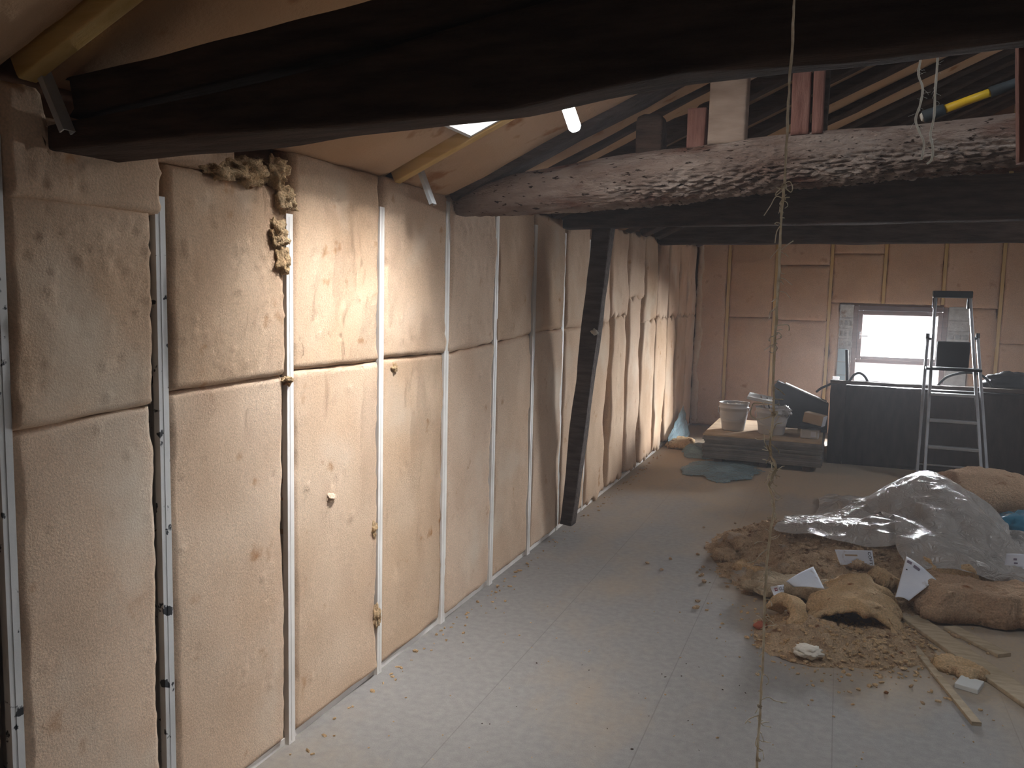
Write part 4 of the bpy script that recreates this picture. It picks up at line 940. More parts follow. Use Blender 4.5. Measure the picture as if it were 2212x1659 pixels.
# plastic sheets
def drape(lb, nx, ny, lo, step, data):
    """a draped sheet: rows of x, y, z counted in steps from lo"""
    P = np.array(data, dtype=float).reshape(ny + 1, nx + 1, 3) * step + np.array(lo)
    me = bpy.data.meshes.new('plastic_sheet')
    me.from_pydata([tuple(p) for p in P.reshape(-1, 3)], [], [(j * (nx + 1) + i, j * (nx + 1) + i + 1, (j + 1) * (nx + 1) + i + 1, (j + 1) * (nx + 1) + i) for j in range(ny) for i in range(nx)])
    for p in me.polygons: p.use_smooth = True
    me.materials.append(FILM); o = bpy.data.objects.new('plastic_sheet', me); COL.objects.link(o)
    m = o.modifiers.new('smooth', 'SUBSURF'); m.levels = m.render_levels = 2
    return tag(o, lb, 'plastic sheet')
drape('big crumpled dusty clear plastic sheet heaped over the wool at right', 39, 47, [[-0.316, 5.371, 0.02], [-0.272, 5.362, 0.021], [-0.228, 5.352, 0.02], [-0.186, 5.342, 0.021], [-0.144, 5.331, 0.031], [-0.105, 5.318, 0.028], [-0.061, 5.307, 0.021], [-0.015, 5.296, 0.026], [0.017, 5.287, 0.03], [0.061, 5.277, 0.027], [0.105, 5.272, 0.022], [0.149, 5.265, 0.022], [0.192, 5.256, 0.026], [0.234, 5.244, 0.032], [0.276, 5.235, 0.04], [0.317, 5.227, 0.041], [0.361, 5.226, 0.046], [0.403, 5.228, 0.051], [0.445, 5.263, 0.049], [0.492, 5.229, 0.046], [0.537, 5.218, 0.045], [0.58, 5.21, 0.043], [0.622, 5.201, 0.037], [0.672, 5.197, 0.036], [0.721, 5.195, 0.032], [0.768, 5.191, 0.027], [0.81, 5.181, 0.034], [0.845, 5.182, 0.029], [0.886, 5.183, 0.02], [0.933, 5.2, 0.02], [0.974, 5.229, 0.026], [1.011, 5.231, 0.02], [1.05, 5.217, 0.021], [1.093, 5.199, 0.02], [1.123, 5.176, 0.02], [1.153, 5.154, 0.023], [1.193, 5.137, 0.022], [1.235, 5.125, 0.02], [1.276, 5.119, 0.02], [1.321, 5.116, 0.02]], .002, [
0,0,80,0,0,77,0,0,78,0,0,78,0,0,78,0,0,86,0,0,91,0,0,84,0,0,79,0,0,79,0,0,82,0,0,80,0,0,75,0,0,72,0,0,72,0,0,78,0,0,80,0,0,88,0,0,91,0,0,91,0,0,91,0,0,91,0,0,95,0,0,93,0,0,84,0,0,77,0,0,67,0,0,55,1,0,46,1,0,40,0,0,18,1,0,17,3,2,16,0,0,15,2,0,17,0,0,9,0,0,12,0,0,10,0,0,3,0,0,0,
5,19,90,5,20,86,4,21,82,5,22,84,3,22,87,4,21,89,3,21,95,2,23,86,6,22,86,5,20,92,4,21,89,4,22,93,5,24,94,5,27,93,5,31,83,6,31,83,5,29,86,6,27,90,5,10,99,4,20,99,3,20,97,4,21,96,4,22,92,4,18,78,4,14,77,0,15,67,0,18,66,1,19,56,5,22,51,2,19,28,0,7,33,3,0,41,4,0,40,3,6,34,1,19,17,3,17,3,4,18,6,3,20,1,6,23,4,5,26,1,
10,40,96,9,40,96,8,42,92,8,42,97,9,47,92,9,46,93,8,44,92,7,45,89,12,44,89,9,45,90,12,49,97,13,52,102,14,57,97,10,60,105,8,55,108,9,53,106,8,51,102,9,52,96,10,31,99,8,43,104,7,44,105,7,44,103,9,42,97,8,40,82,7,34,79,4,36,73,5,41,69,2,40,58,5,44,52,0,40,27,9,27,33,12,18,38,9,20,41,3,26,28,5,35,17,8,42,3,9,44,1,8,45,4,9,46,11,7,48,4,
15,62,93,14,62,94,12,62,100,13,64,99,14,66,102,15,69,95,14,67,98,12,68,96,18,70,94,19,73,95,19,74,107,17,78,108,18,82,105,16,87,112,13,84,107,8,85,105,8,80,101,8,76,106,12,53,101,12,65,106,11,67,107,10,67,108,10,66,98,12,58,87,7,57,78,5,57,74,5,63,63,6,64,57,1,64,45,4,62,32,11,45,34,11,36,50,8,41,37,0,48,19,5,57,9,12,64,4,15,69,8,10,67,20,11,69,15,5,71,2,
20,86,89,19,85,93,18,84,95,18,85,101,19,88,102,20,91,103,19,89,107,17,91,102,25,94,105,28,102,104,25,100,119,23,97,123,21,102,111,15,105,122,16,106,116,8,114,114,6,113,101,7,102,101,15,73,107,17,86,108,15,87,102,14,86,98,16,86,100,14,81,85,13,76,82,9,77,79,4,85,60,2,82,56,0,87,45,6,81,42,8,62,48,10,58,45,0,62,22,0,74,18,6,82,12,16,83,4,15,86,21,14,90,33,10,93,17,4,94,2,
27,105,98,24,104,97,23,106,97,23,108,102,24,109,101,24,111,109,23,110,107,21,112,107,29,118,110,35,124,106,36,121,110,29,123,122,26,120,113,25,120,119,16,129,113,15,130,121,6,120,115,9,119,107,21,91,104,22,106,102,18,107,98,20,107,100,20,108,97,16,105,88,13,101,81,9,101,81,1,108,60,4,109,52,7,110,53,6,101,51,3,80,39,0,75,28,1,88,17,1,97,16,7,104,9,20,104,9,18,108,19,16,112,33,12,115,17,9,118,1,
29,118,103,25,125,98,25,130,95,26,130,102,28,131,102,29,133,109,29,134,110,28,136,105,36,139,106,38,143,117,36,141,111,35,142,112,27,138,123,26,141,111,26,145,108,26,146,115,18,137,129,20,131,119,25,111,111,24,126,99,23,128,95,21,128,94,22,132,96,15,132,87,10,127,78,6,128,71,10,131,71,13,138,67,13,134,63,5,122,42,6,108,24,10,106,31,9,107,31,3,119,17,8,126,16,17,128,8,23,131,6,18,139,23,16,139,9,17,144,0,
25,149,94,25,154,93,22,154,103,29,152,105,32,152,103,34,154,103,33,155,105,32,158,104,38,160,103,38,163,104,38,169,108,31,170,124,28,169,131,28,170,133,28,169,130,28,167,126,25,158,118,25,151,114,28,131,114,26,147,96,24,149,84,24,158,81,24,159,82,21,155,88,17,150,88,14,148,84,17,156,74,18,156,82,13,155,65,12,142,49,20,129,30,17,131,16,9,133,35,1,138,22,1,147,7,13,153,7,21,156,3,20,164,10,19,167,2,22,173,1,
28,172,85,26,174,93,28,174,98,37,171,97,37,173,105,39,175,103,37,177,99,35,179,95,40,182,99,39,187,103,40,191,107,43,197,113,40,204,124,36,202,111,34,199,102,33,195,108,31,185,108,30,171,104,26,146,100,32,169,97,28,169,103,29,180,102,29,179,100,24,181,85,22,176,86,20,177,85,16,177,84,9,172,82,12,174,65,19,163,54,22,151,35,19,152,21,13,154,35,4,160,21,0,169,5,12,176,5,19,180,3,19,186,7,20,190,1,22,195,10,
33,192,85,32,193,87,33,195,92,40,193,92,42,194,98,40,195,95,40,198,98,38,200,93,41,204,98,41,207,102,41,213,105,48,222,112,49,228,115,42,225,100,42,223,98,41,223,107,39,217,109,37,199,101,35,171,100,37,188,87,31,189,117,34,192,119,30,197,108,28,199,97,26,198,94,24,198,93,20,191,101,17,190,93,15,194,73,20,183,64,16,173,34,20,173,28,17,175,37,3,182,19,4,191,5,14,198,4,18,203,5,18,207,0,18,212,8,21,217,6,
38,210,71,36,214,80,32,218,90,35,221,95,37,218,85,41,215,82,41,219,88,40,221,84,43,225,95,41,229,101,46,228,105,52,242,103,49,246,101,49,246,96,49,243,94,49,241,97,48,236,100,45,223,94,45,198,90,45,211,103,36,210,125,35,214,123,34,219,113,32,219,104,30,218,103,27,211,111,23,206,116,16,210,102,17,212,89,11,204,72,16,193,49,18,190,44,18,197,37,7,206,19,13,212,17,20,218,13,19,226,2,20,232,1,21,235,3,23,240,7,
42,230,62,42,231,68,39,235,77,39,234,78,40,240,80,43,240,79,42,240,86,42,243,79,48,245,89,44,248,91,53,248,95,52,259,117,57,260,118,56,262,105,56,264,95,56,261,92,55,253,88,54,245,91,54,221,95,47,231,115,39,232,131,37,235,128,39,238,121,36,239,114,33,235,114,27,227,126,27,227,123,24,226,110,18,229,97,15,221,87,14,214,58,20,211,53,14,219,36,14,223,34,20,229,30,25,238,21,21,250,1,24,258,5,25,262,2,25,265,5,
49,248,52,47,251,61,47,249,58,48,252,63,46,258,68,46,264,80,45,264,89,44,265,75,49,267,86,50,269,90,60,268,87,59,279,108,60,281,112,62,283,103,60,280,92,61,283,93,61,275,88,60,265,96,62,242,102,48,251,125,40,252,127,37,255,123,41,258,121,41,257,129,37,253,132,35,250,130,27,251,113,30,250,112,25,251,99,23,240,95,17,233,68,19,233,55,20,237,49,19,244,41,19,250,27,23,261,16,23,274,3,27,283,10,26,286,11,24,290,5,
56,268,42,54,269,46,52,273,56,52,275,63,52,275,63,55,280,68,50,284,86,52,280,82,55,284,71,56,285,75,61,289,85,62,295,92,62,294,89,61,297,91,62,303,90,65,307,94,58,295,103,62,286,104,65,263,108,53,272,128,42,275,127,42,278,121,46,278,135,47,280,138,42,276,142,35,277,132,33,282,118,35,278,111,34,273,109,24,266,91,21,255,68,24,254,62,17,258,42,16,267,36,16,276,21,22,286,12,23,296,8,24,304,11,23,307,10,21,311,11,
64,290,35,62,291,40,61,291,46,60,292,54,56,297,67,60,302,68,60,301,78,57,300,90,62,302,81,62,306,88,64,310,91,64,314,89,65,317,88,64,320,92,60,320,101,59,320,111,56,315,111,63,309,110,64,286,117,58,298,128,48,299,128,47,298,136,50,299,146,48,298,151,44,298,145,42,298,142,39,303,125,37,300,113,32,300,101,26,292,86,25,277,70,20,275,56,18,280,39,16,287,28,23,297,26,23,308,11,23,314,20,23,318,25,24,321,22,15,331,11,
69,312,29,67,312,38,63,312,50,63,315,61,62,319,68,64,322,76,63,322,80,59,324,88,65,326,91,65,329,96,66,330,101,65,336,95,65,337,97,64,338,102,64,339,107,62,338,117,61,336,115,63,330,119,62,306,129,57,321,135,51,319,145,51,317,147,51,317,157,52,317,161,50,320,154,46,321,145,45,327,128,46,328,115,44,329,105,33,320,87,26,300,68,26,296,58,19,302,42,18,310,34,21,319,22,27,330,14,28,332,11,28,334,11,26,341,22,21,336,14,
75,333,27,71,333,41,66,334,55,66,336,60,67,341,60,68,343,69,66,344,82,61,346,91,67,348,94,65,349,103,66,352,103,65,355,105,65,356,108,63,355,116,64,356,120,64,357,126,63,354,128,63,349,130,64,329,136,60,342,144,56,341,154,54,339,160,55,339,163,56,341,163,54,343,156,49,343,147,49,349,132,46,349,115,42,354,101,34,345,84,27,324,64,27,317,59,24,323,43,17,331,28,21,342,19,26,353,12,30,353,8,30,354,7,31,356,7,30,356,12,
77,355,29,72,357,43,69,359,54,69,360,58,66,366,65,69,371,70,67,368,84,64,368,93,68,369,100,67,371,106,67,371,114,66,373,117,65,374,121,66,375,126,65,372,131,66,377,133,64,374,137,65,371,138,64,350,146,62,362,153,60,362,161,61,363,164,64,366,165,62,366,155,56,366,156,50,366,144,49,371,129,52,369,115,46,364,101,41,355,91,31,340,69,21,337,51,24,344,44,19,354,29,25,363,25,31,373,22,29,377,7,31,378,3,34,376,2,33,377,4,
79,383,27,75,385,38,71,388,52,70,386,61,71,389,56,71,398,66,70,395,83,67,391,93,72,391,98,69,393,109,68,393,118,66,392,127,65,393,132,65,395,136,64,396,140,65,398,144,66,395,143,67,391,147,67,372,146,64,383,158,62,384,166,65,385,166,71,388,166,67,384,166,55,387,153,49,388,145,47,391,125,51,389,110,46,385,97,31,373,86,26,360,69,22,359,53,25,363,44,24,375,33,28,385,26,32,394,16,32,400,9,30,402,5,34,399,0,34,401,2,
83,408,22,78,411,35,76,412,46,75,411,54,75,415,54,76,419,61,73,419,82,72,415,91,76,413,99,72,415,111,69,414,121,68,413,132,69,414,138,65,419,146,61,421,155,62,423,158,63,419,152,69,412,149,68,392,156,64,401,171,63,406,174,65,407,172,68,403,170,64,406,163,55,409,156,49,411,145,52,410,132,56,403,117,52,405,106,32,394,87,29,378,71,30,375,64,22,385,40,24,397,31,29,407,22,35,417,18,37,422,21,31,423,18,32,423,10,31,425,5,
88,429,19,85,431,30,81,433,43,81,435,48,80,439,50,81,442,56,79,438,79,75,432,100,81,432,105,79,435,107,74,435,123,74,435,135,75,436,141,65,440,156,63,444,163,63,444,161,64,438,167,69,433,158,64,407,171,64,423,173,64,428,179,64,430,177,66,431,175,60,433,166,55,433,157,47,434,144,47,433,128,44,425,110,45,424,106,32,407,89,29,394,72,24,391,56,30,409,42,32,425,34,32,426,39,38,438,38,36,436,44,32,444,30,33,447,17,31,447,8,
98,452,12,87,452,29,87,452,36,84,458,51,84,460,46,78,463,63,79,458,74,80,453,89,84,453,100,83,455,104,77,458,121,75,457,136,77,456,145,74,459,152,65,462,167,63,463,171,65,459,173,70,454,168,66,428,180,64,445,177,65,450,181,65,453,180,65,459,176,58,465,164,52,462,153,47,458,143,47,454,130,39,450,109,38,445,100,24,426,79,19,407,61,23,416,57,32,435,43,27,433,61,32,446,62,37,451,62,38,457,58,38,462,45,32,464,19,35,470,9,
105,474,11,91,475,31,93,473,28,92,476,40,90,472,37,89,473,48,88,476,64,83,477,76,87,476,87,83,480,102,80,482,116,79,480,129,76,479,147,75,482,155,74,483,162,68,484,177,69,480,178,69,473,180,68,452,182,67,468,185,67,473,188,68,476,189,69,484,186,65,488,179,59,485,168,54,481,153,49,478,128,48,472,117,42,464,106,32,450,87,23,436,64,29,436,64,33,450,63,26,450,76,33,462,81,39,472,70,39,479,55,34,483,40,30,486,18,36,493,11,
113,496,12,95,497,31,97,493,27,96,493,37,93,493,43,92,496,54,90,497,67,82,498,79,85,499,90,83,503,102,80,503,117,80,502,131,81,500,148,77,503,160,75,504,167,74,505,177,71,502,183,71,496,187,72,477,187,71,493,192,71,497,195,71,501,192,70,510,182,66,514,178,58,510,165,52,503,149,45,498,123,41,494,108,38,494,99,34,483,89,29,464,71,30,465,64,22,458,75,25,470,76,32,479,73,34,481,56,37,489,37,33,504,32,32,508,22,25,508,15,
103,501,12,99,514,24,102,507,26,99,510,37,96,515,47,96,518,57,94,516,66,90,517,71,88,523,86,85,521,95,83,521,112,80,523,132,82,522,146,82,525,156,78,526,166,77,527,178,74,524,185,74,520,192,75,501,193,74,517,199,74,522,199,74,526,194,71,529,184,60,526,168,53,523,155,49,522,143,45,525,123,44,526,113,43,523,106,37,509,92,34,481,84,36,473,84,28,476,67,22,477,55,27,484,46,35,501,36,36,509,17,38,510,16,35,518,24,32,517,18,
102,521,12,106,520,19,109,526,26,109,526,26,106,527,29,105,527,39,102,533,53,95,537,66,97,539,74,89,540,87,86,542,106,87,541,123,85,543,146,87,547,160,80,548,172,80,550,181,77,547,188,76,543,195,78,523,200,77,539,200,73,542,193,72,545,183,70,547,179,65,545,171,60,542,161,56,541,151,55,541,137,58,534,132,48,534,118,42,521,99,41,501,79,41,493,75,41,493,68,26,499,45,33,511,37,43,521,33,48,526,27,43,533,12,44,535,11,27,540,17,
107,539,11,107,542,21,109,543,24,109,545,32,109,547,29,111,550,33,108,554,47,100,558,63,102,560,72,95,562,86,91,561,104,87,562,130,94,564,146,88,568,162,86,571,170,84,573,182,81,569,189,79,565,195,82,547,202,81,563,203,78,566,193,76,567,183,73,567,173,67,564,161,61,558,152,56,556,141,55,556,129,63,555,133,60,548,128,54,536,107,51,519,82,42,510,67,38,510,53,38,520,41,43,530,22,56,539,14,62,544,11,54,556,19,43,556,27,35,547,22,
111,561,14,110,563,17,109,566,25,112,566,27,113,568,23,114,572,31,110,575,48,101,577,64,99,580,78,96,582,93,96,582,112,97,580,124,88,584,147,91,587,156,90,593,167,90,597,180,87,593,188,85,589,195,88,571,200,87,586,205,85,587,200,83,587,188,86,590,174,79,590,155,71,588,140,64,583,130,56,577,112,55,563,105,56,563,106,50,551,88,49,537,64,52,537,58,46,540,40,45,543,32,55,552,24,68,562,20,72,570,10,68,564,12,69,560,17,59,553,22,
115,582,8,114,584,13,111,588,22,115,587,22,117,589,21,115,593,33,106,596,54,101,596,60,104,599,69,105,602,88,108,599,104,93,601,128,93,602,134,89,610,150,92,614,161,96,617,177,90,618,188,91,612,189,92,593,194,90,604,195,89,608,195,89,610,179,90,613,158,88,613,143,79,613,130,70,607,119,61,599,101,60,591,91,57,586,83,56,579,69,53,568,47,56,564,46,57,564,39,54,565,33,63,570,32,73,582,17,77,584,16,75,584,20,75,574,24,68,564,9,
117,604,8,115,605,16,116,606,14,119,609,22,119,611,23,113,615,40,111,617,49,108,616,55,107,617,63,113,616,75,108,619,105,101,622,125,98,622,128,95,629,142,96,634,156,97,638,174,94,639,184,93,631,179,96,614,182,93,627,180,91,630,177,91,631,164,96,635,153,93,637,133,93,636,126,80,631,112,69,624,92,66,617,80,64,615,68,62,608,52,63,599,43,62,593,35,64,588,35,62,585,31,68,591,30,79,598,30,80,606,22,81,607,24,76,605,19,75,595,12,
120,626,10,121,626,15,122,629,14,122,630,20,122,638,25,122,643,38,112,639,54,113,636,50,111,636,65,114,638,74,105,640,105,107,636,109,100,644,125,102,647,135,106,651,146,104,656,161,95,653,167,95,650,168,99,635,171,100,651,167,97,650,160,98,655,157,102,657,148,100,659,130,98,659,116,89,653,104,84,650,89,76,644,73,76,640,67,72,633,52,73,622,35,75,620,40,70,617,26,70,609,27,75,612,25,81,618,22,83,624,26,84,627,30,85,625,34,67,623,18,
122,648,10,126,647,13,119,644,25,120,652,31,114,652,49,113,655,65,113,661,66,115,659,53,115,653,53,106,658,77,107,655,86,106,658,97,104,662,112,106,668,128,113,671,140,100,675,157,96,675,165,99,671,156,105,654,155,107,673,155,103,674,146,101,673,138,104,675,132,106,678,124,98,678,105,95,678,96,90,677,82,88,669,72,90,662,74,86,654,57,79,644,33,80,637,27,77,634,27,79,629,26,84,631,22,89,633,14,88,630,15,86,628,22,85,626,15,83,639,22,
127,669,14,123,661,20,122,663,25,113,669,45,113,672,60,116,676,61,109,670,49,111,671,42,110,672,55,108,677,64,108,676,68,105,681,82,98,680,98,106,686,113,108,690,138,99,696,156,98,695,157,100,689,144,109,674,143,110,691,142,106,693,135,105,694,131,106,694,120,105,692,107,103,698,104,97,698,89,98,697,81,96,689,70,95,689,62,92,678,51,93,658,43,89,654,33,90,649,36,89,647,25,93,649,15,98,655,19,97,658,14,96,654,12,95,650,12,96,651,2,
125,676,15,129,682,21,129,687,30,127,682,37,112,695,40,111,687,37,111,689,38,110,691,39,114,693,45,111,697,58,110,697,62,98,701,83,104,697,85,109,704,101,103,712,129,105,712,140,101,713,143,103,709,132,112,694,132,111,708,128,111,714,129,108,712,118,110,715,120,107,712,111,105,708,99,98,710,84,96,713,66,96,706,50,97,704,41,92,694,35,93,672,33,97,669,33,92,663,19,93,665,17,99,670,12,107,674,14,113,680,25,115,684,18,108,681,5,108,677,4,
128,698,11,130,704,23,126,708,38,109,701,20,109,698,14,110,711,37,111,710,40,107,714,47,113,716,48,113,714,45,104,718,64,108,716,69,116,719,83,107,726,105,109,728,114,110,730,125,103,730,126,110,729,118,114,714,121,112,727,117,112,730,114,112,733,109,111,732,105,109,734,106,103,725,85,105,729,74,108,730,63,114,724,53,106,725,40,100,711,29,103,686,20,108,681,32,98,684,15,97,686,11,104,691,8,118,693,7,125,703,30,131,706,28,120,706,8,117,700,0,
125,721,5,118,726,25,121,724,33,110,718,18,106,719,13,111,731,28,116,731,34,109,736,45,113,731,34,114,736,43,111,736,54,113,736,64,113,741,80,114,744,94,114,745,99,111,751,111,110,750,111,115,747,104,118,734,110,114,746,106,114,750,106,116,750,100,115,752,96,112,749,89,117,745,82,117,738,64,118,744,49,119,744,45,120,738,47,107,731,29,107,707,16,113,702,28,110,696,21,104,707,13,113,710,12,133,713,7,137,726,31,140,728,31,132,725,12,126,718,0,
126,732,4,121,747,14,117,737,15,116,740,20,115,744,16,118,751,22,114,752,35,110,748,27,117,751,28,116,758,40,115,755,43,114,756,50,115,758,63,117,763,80,120,762,84,115,770,99,113,770,102,116,766,92,118,752,98,116,764,95,114,770,97,113,770,89,115,773,89,115,770,82,118,763,71,121,759,63,122,762,44,122,752,32,115,751,31,112,742,24,107,721,29,108,714,17,112,715,10,111,725,19,120,731,10,142,734,8,147,746,24,147,750,32,142,745,12,140,736,4,
123,754,5,120,758,3,121,759,5,121,762,12,120,769,13,120,771,19,118,772,22,116,771,19,120,773,25,119,775,31,119,775,35,115,777,42,117,778,49,119,782,64,122,782,72,121,787,86,116,789,89,117,786,82,118,767,81,116,782,81,113,789,84,113,794,85,112,793,77,111,792,75,112,783,63,119,777,58,124,774,44,131,770,40,124,769,42,114,759,36,114,739,25,110,733,19,110,737,12,115,741,7,129,748,8,144,753,5,158,758,9,151,766,17,150,761,7,151,756,5,
124,775,1,124,779,2,123,783,2,123,786,7,120,789,11,123,794,22,124,799,23,122,799,23,126,796,17,121,796,29,121,796,30,119,797,35,122,797,41,124,800,51,126,803,64,122,808,77,119,806,71,121,807,70,119,788,71,116,799,66,116,804,69,111,814,75,112,814,71,110,811,64,105,806,53,111,800,48,120,795,34,127,792,33,120,791,38,116,781,37,107,755,20,108,748,34,113,754,14,129,763,6,144,768,12,153,773,2,160,777,1,157,781,13,156,781,2,157,776,2,
126,798,3,124,800,5,124,804,2,124,808,8,122,810,15,129,813,10,130,823,21,128,826,18,127,821,21,125,821,31,122,817,25,123,818,27,125,818,32,129,821,43,127,825,62,123,830,74,122,825,56,124,827,58,121,807,61,117,818,55,118,820,53,111,835,68,110,841,69,109,838,64,108,832,61,106,821,39,119,818,35,123,814,24,121,814,34,115,798,30,108,775,29,107,767,25,115,776,12,140,783,17,149,787,0,158,794,0,161,798,4,162,802,8,162,800,2,163,798,0,
121,819,10,121,826,11,124,827,7,124,830,13,124,832,13,132,835,5,137,843,19,129,848,15,132,845,10,127,847,27,120,843,17,122,842,20,125,841,24,130,842,33,133,844,52,125,849,62,124,845,46,123,843,43,122,827,51,120,837,45,119,839,43,118,846,50,110,864,66,108,864,67,108,858,62,107,844,37,119,836,23,125,828,23,123,832,33,115,813,18,108,789,15,110,783,20,123,794,21,139,799,1,156,809,0,164,816,0,166,819,1,165,822,2,168,822,0,169,820,1,
119,845,11,118,852,18,122,849,10,124,850,22,125,851,3,137,857,4,137,864,12,135,867,7,138,866,8,133,868,23,123,865,13,122,865,24,124,864,17,127,867,22,125,871,40,125,867,41,125,865,37,126,863,35,126,846,41,121,858,38,119,860,30,120,859,30,114,876,47,110,880,53,113,878,54,113,865,32,123,857,18,127,851,17,129,844,18,127,833,25,122,812,21,123,807,20,130,813,9,142,819,8,160,826,14,169,832,15,168,841,3,170,844,2,172,844,1,172,842,3,
119,868,7,117,874,12,127,870,7,133,871,18,135,874,1,144,878,11,140,881,23,134,885,7,135,886,17,135,888,14,126,886,16,126,886,19,122,886,16,126,890,18,126,894,28,128,892,30,127,891,32,127,885,26,128,866,30,126,880,36,120,882,22,119,882,26,121,881,24,117,885,30,120,883,32,124,883,32,127,879,18,131,873,18,132,866,17,131,853,17,132,836,18,132,830,15,135,834,13,140,840,5,160,845,3,171,854,11,173,861,8,174,865,0,176,866,1,175,864,4,
119,890,4,119,892,0,131,892,6,139,892,22,140,896,0,148,896,2,140,903,22,138,903,17,133,901,0,134,905,1,130,907,13,130,907,13,128,906,9,128,911,20,131,914,20,131,916,27,129,911,17,127,908,17,130,886,21,132,903,35,125,906,22,125,904,23,125,903,19,121,899,24,121,898,16,127,897,18,131,901,17,134,895,17,134,888,13,134,874,16,133,854,12,135,849,18,135,855,6,141,859,2,161,867,0,172,875,4,174,881,0,177,886,5,179,887,3,180,886,0,
128,907,0,122,913,0,130,914,4,138,914,16,142,918,9,144,923,0,143,926,12,140,920,5,141,918,11,136,925,8,137,929,6,136,929,3,133,930,11,133,932,15,133,935,20,134,937,20,132,932,17,131,929,15,136,906,14,139,924,30,138,924,29,131,925,21,131,922,26,125,920,27,121,920,12,129,919,16,134,921,12,136,914,8,136,910,15,137,895,13,137,876,12,139,870,14,144,874,12,149,881,1,165,888,2,174,896,0,176,902,0,178,907,0,180,909,0,182,908,4,
136,932,0,135,935,8,137,936,7,140,936,10,143,939,14,143,948,12,143,951,9,143,948,2,142,941,8,139,947,7,143,954,2,143,956,3,142,955,7,137,957,18,138,957,7,139,957,9,137,952,6,137,945,2,140,927,12,143,939,15,141,941,16,140,940,14,135,943,18,132,942,22,132,940,8,137,940,10,138,940,2,140,935,10,142,931,13,140,915,7,141,894,0,144,892,13,155,897,11,160,902,7,169,909,0,176,918,2,178,924,5,178,929,3,180,930,3,179,932,0,
148,961,2,151,964,2,151,963,0,149,957,3,143,959,13,144,970,9,144,975,15,143,972,17,146,971,7,148,975,9,151,982,14,151,982,10,146,980,12,143,978,2,143,983,7,144,983,8,143,975,2,143,969,1,144,946,3,144,959,5,143,960,2,143,960,1,143,961,5,137,961,6,141,962,3,142,961,2,143,961,0,147,955,2,149,950,9,147,937,12,148,917,8,153,914,10,159,916,3,162,922,0,172,929,3,177,937,11,179,944,14,180,950,11,182,952,8,181,952,5,
154,984,1,161,988,4,163,987,0,161,978,0,142,964,7,142,985,2,142,985,0,144,993,0,151,990,2,151,991,0,151,988,0,150,986,0,146,997,0,146,1001,0,147,1004,0,148,1002,0,148,997,0,148,990,0,148,968,0,147,980,0,146,983,0,146,983,0,148,985,0,149,987,0,151,986,0,152,985,0,153,985,0,160,982,0,158,971,0,151,955,0,153,938,0,156,933,0,158,940,0,160,946,0,170,951,0,179,958,1,180,966,8,183,973,9,188,975,9,172,968,6])
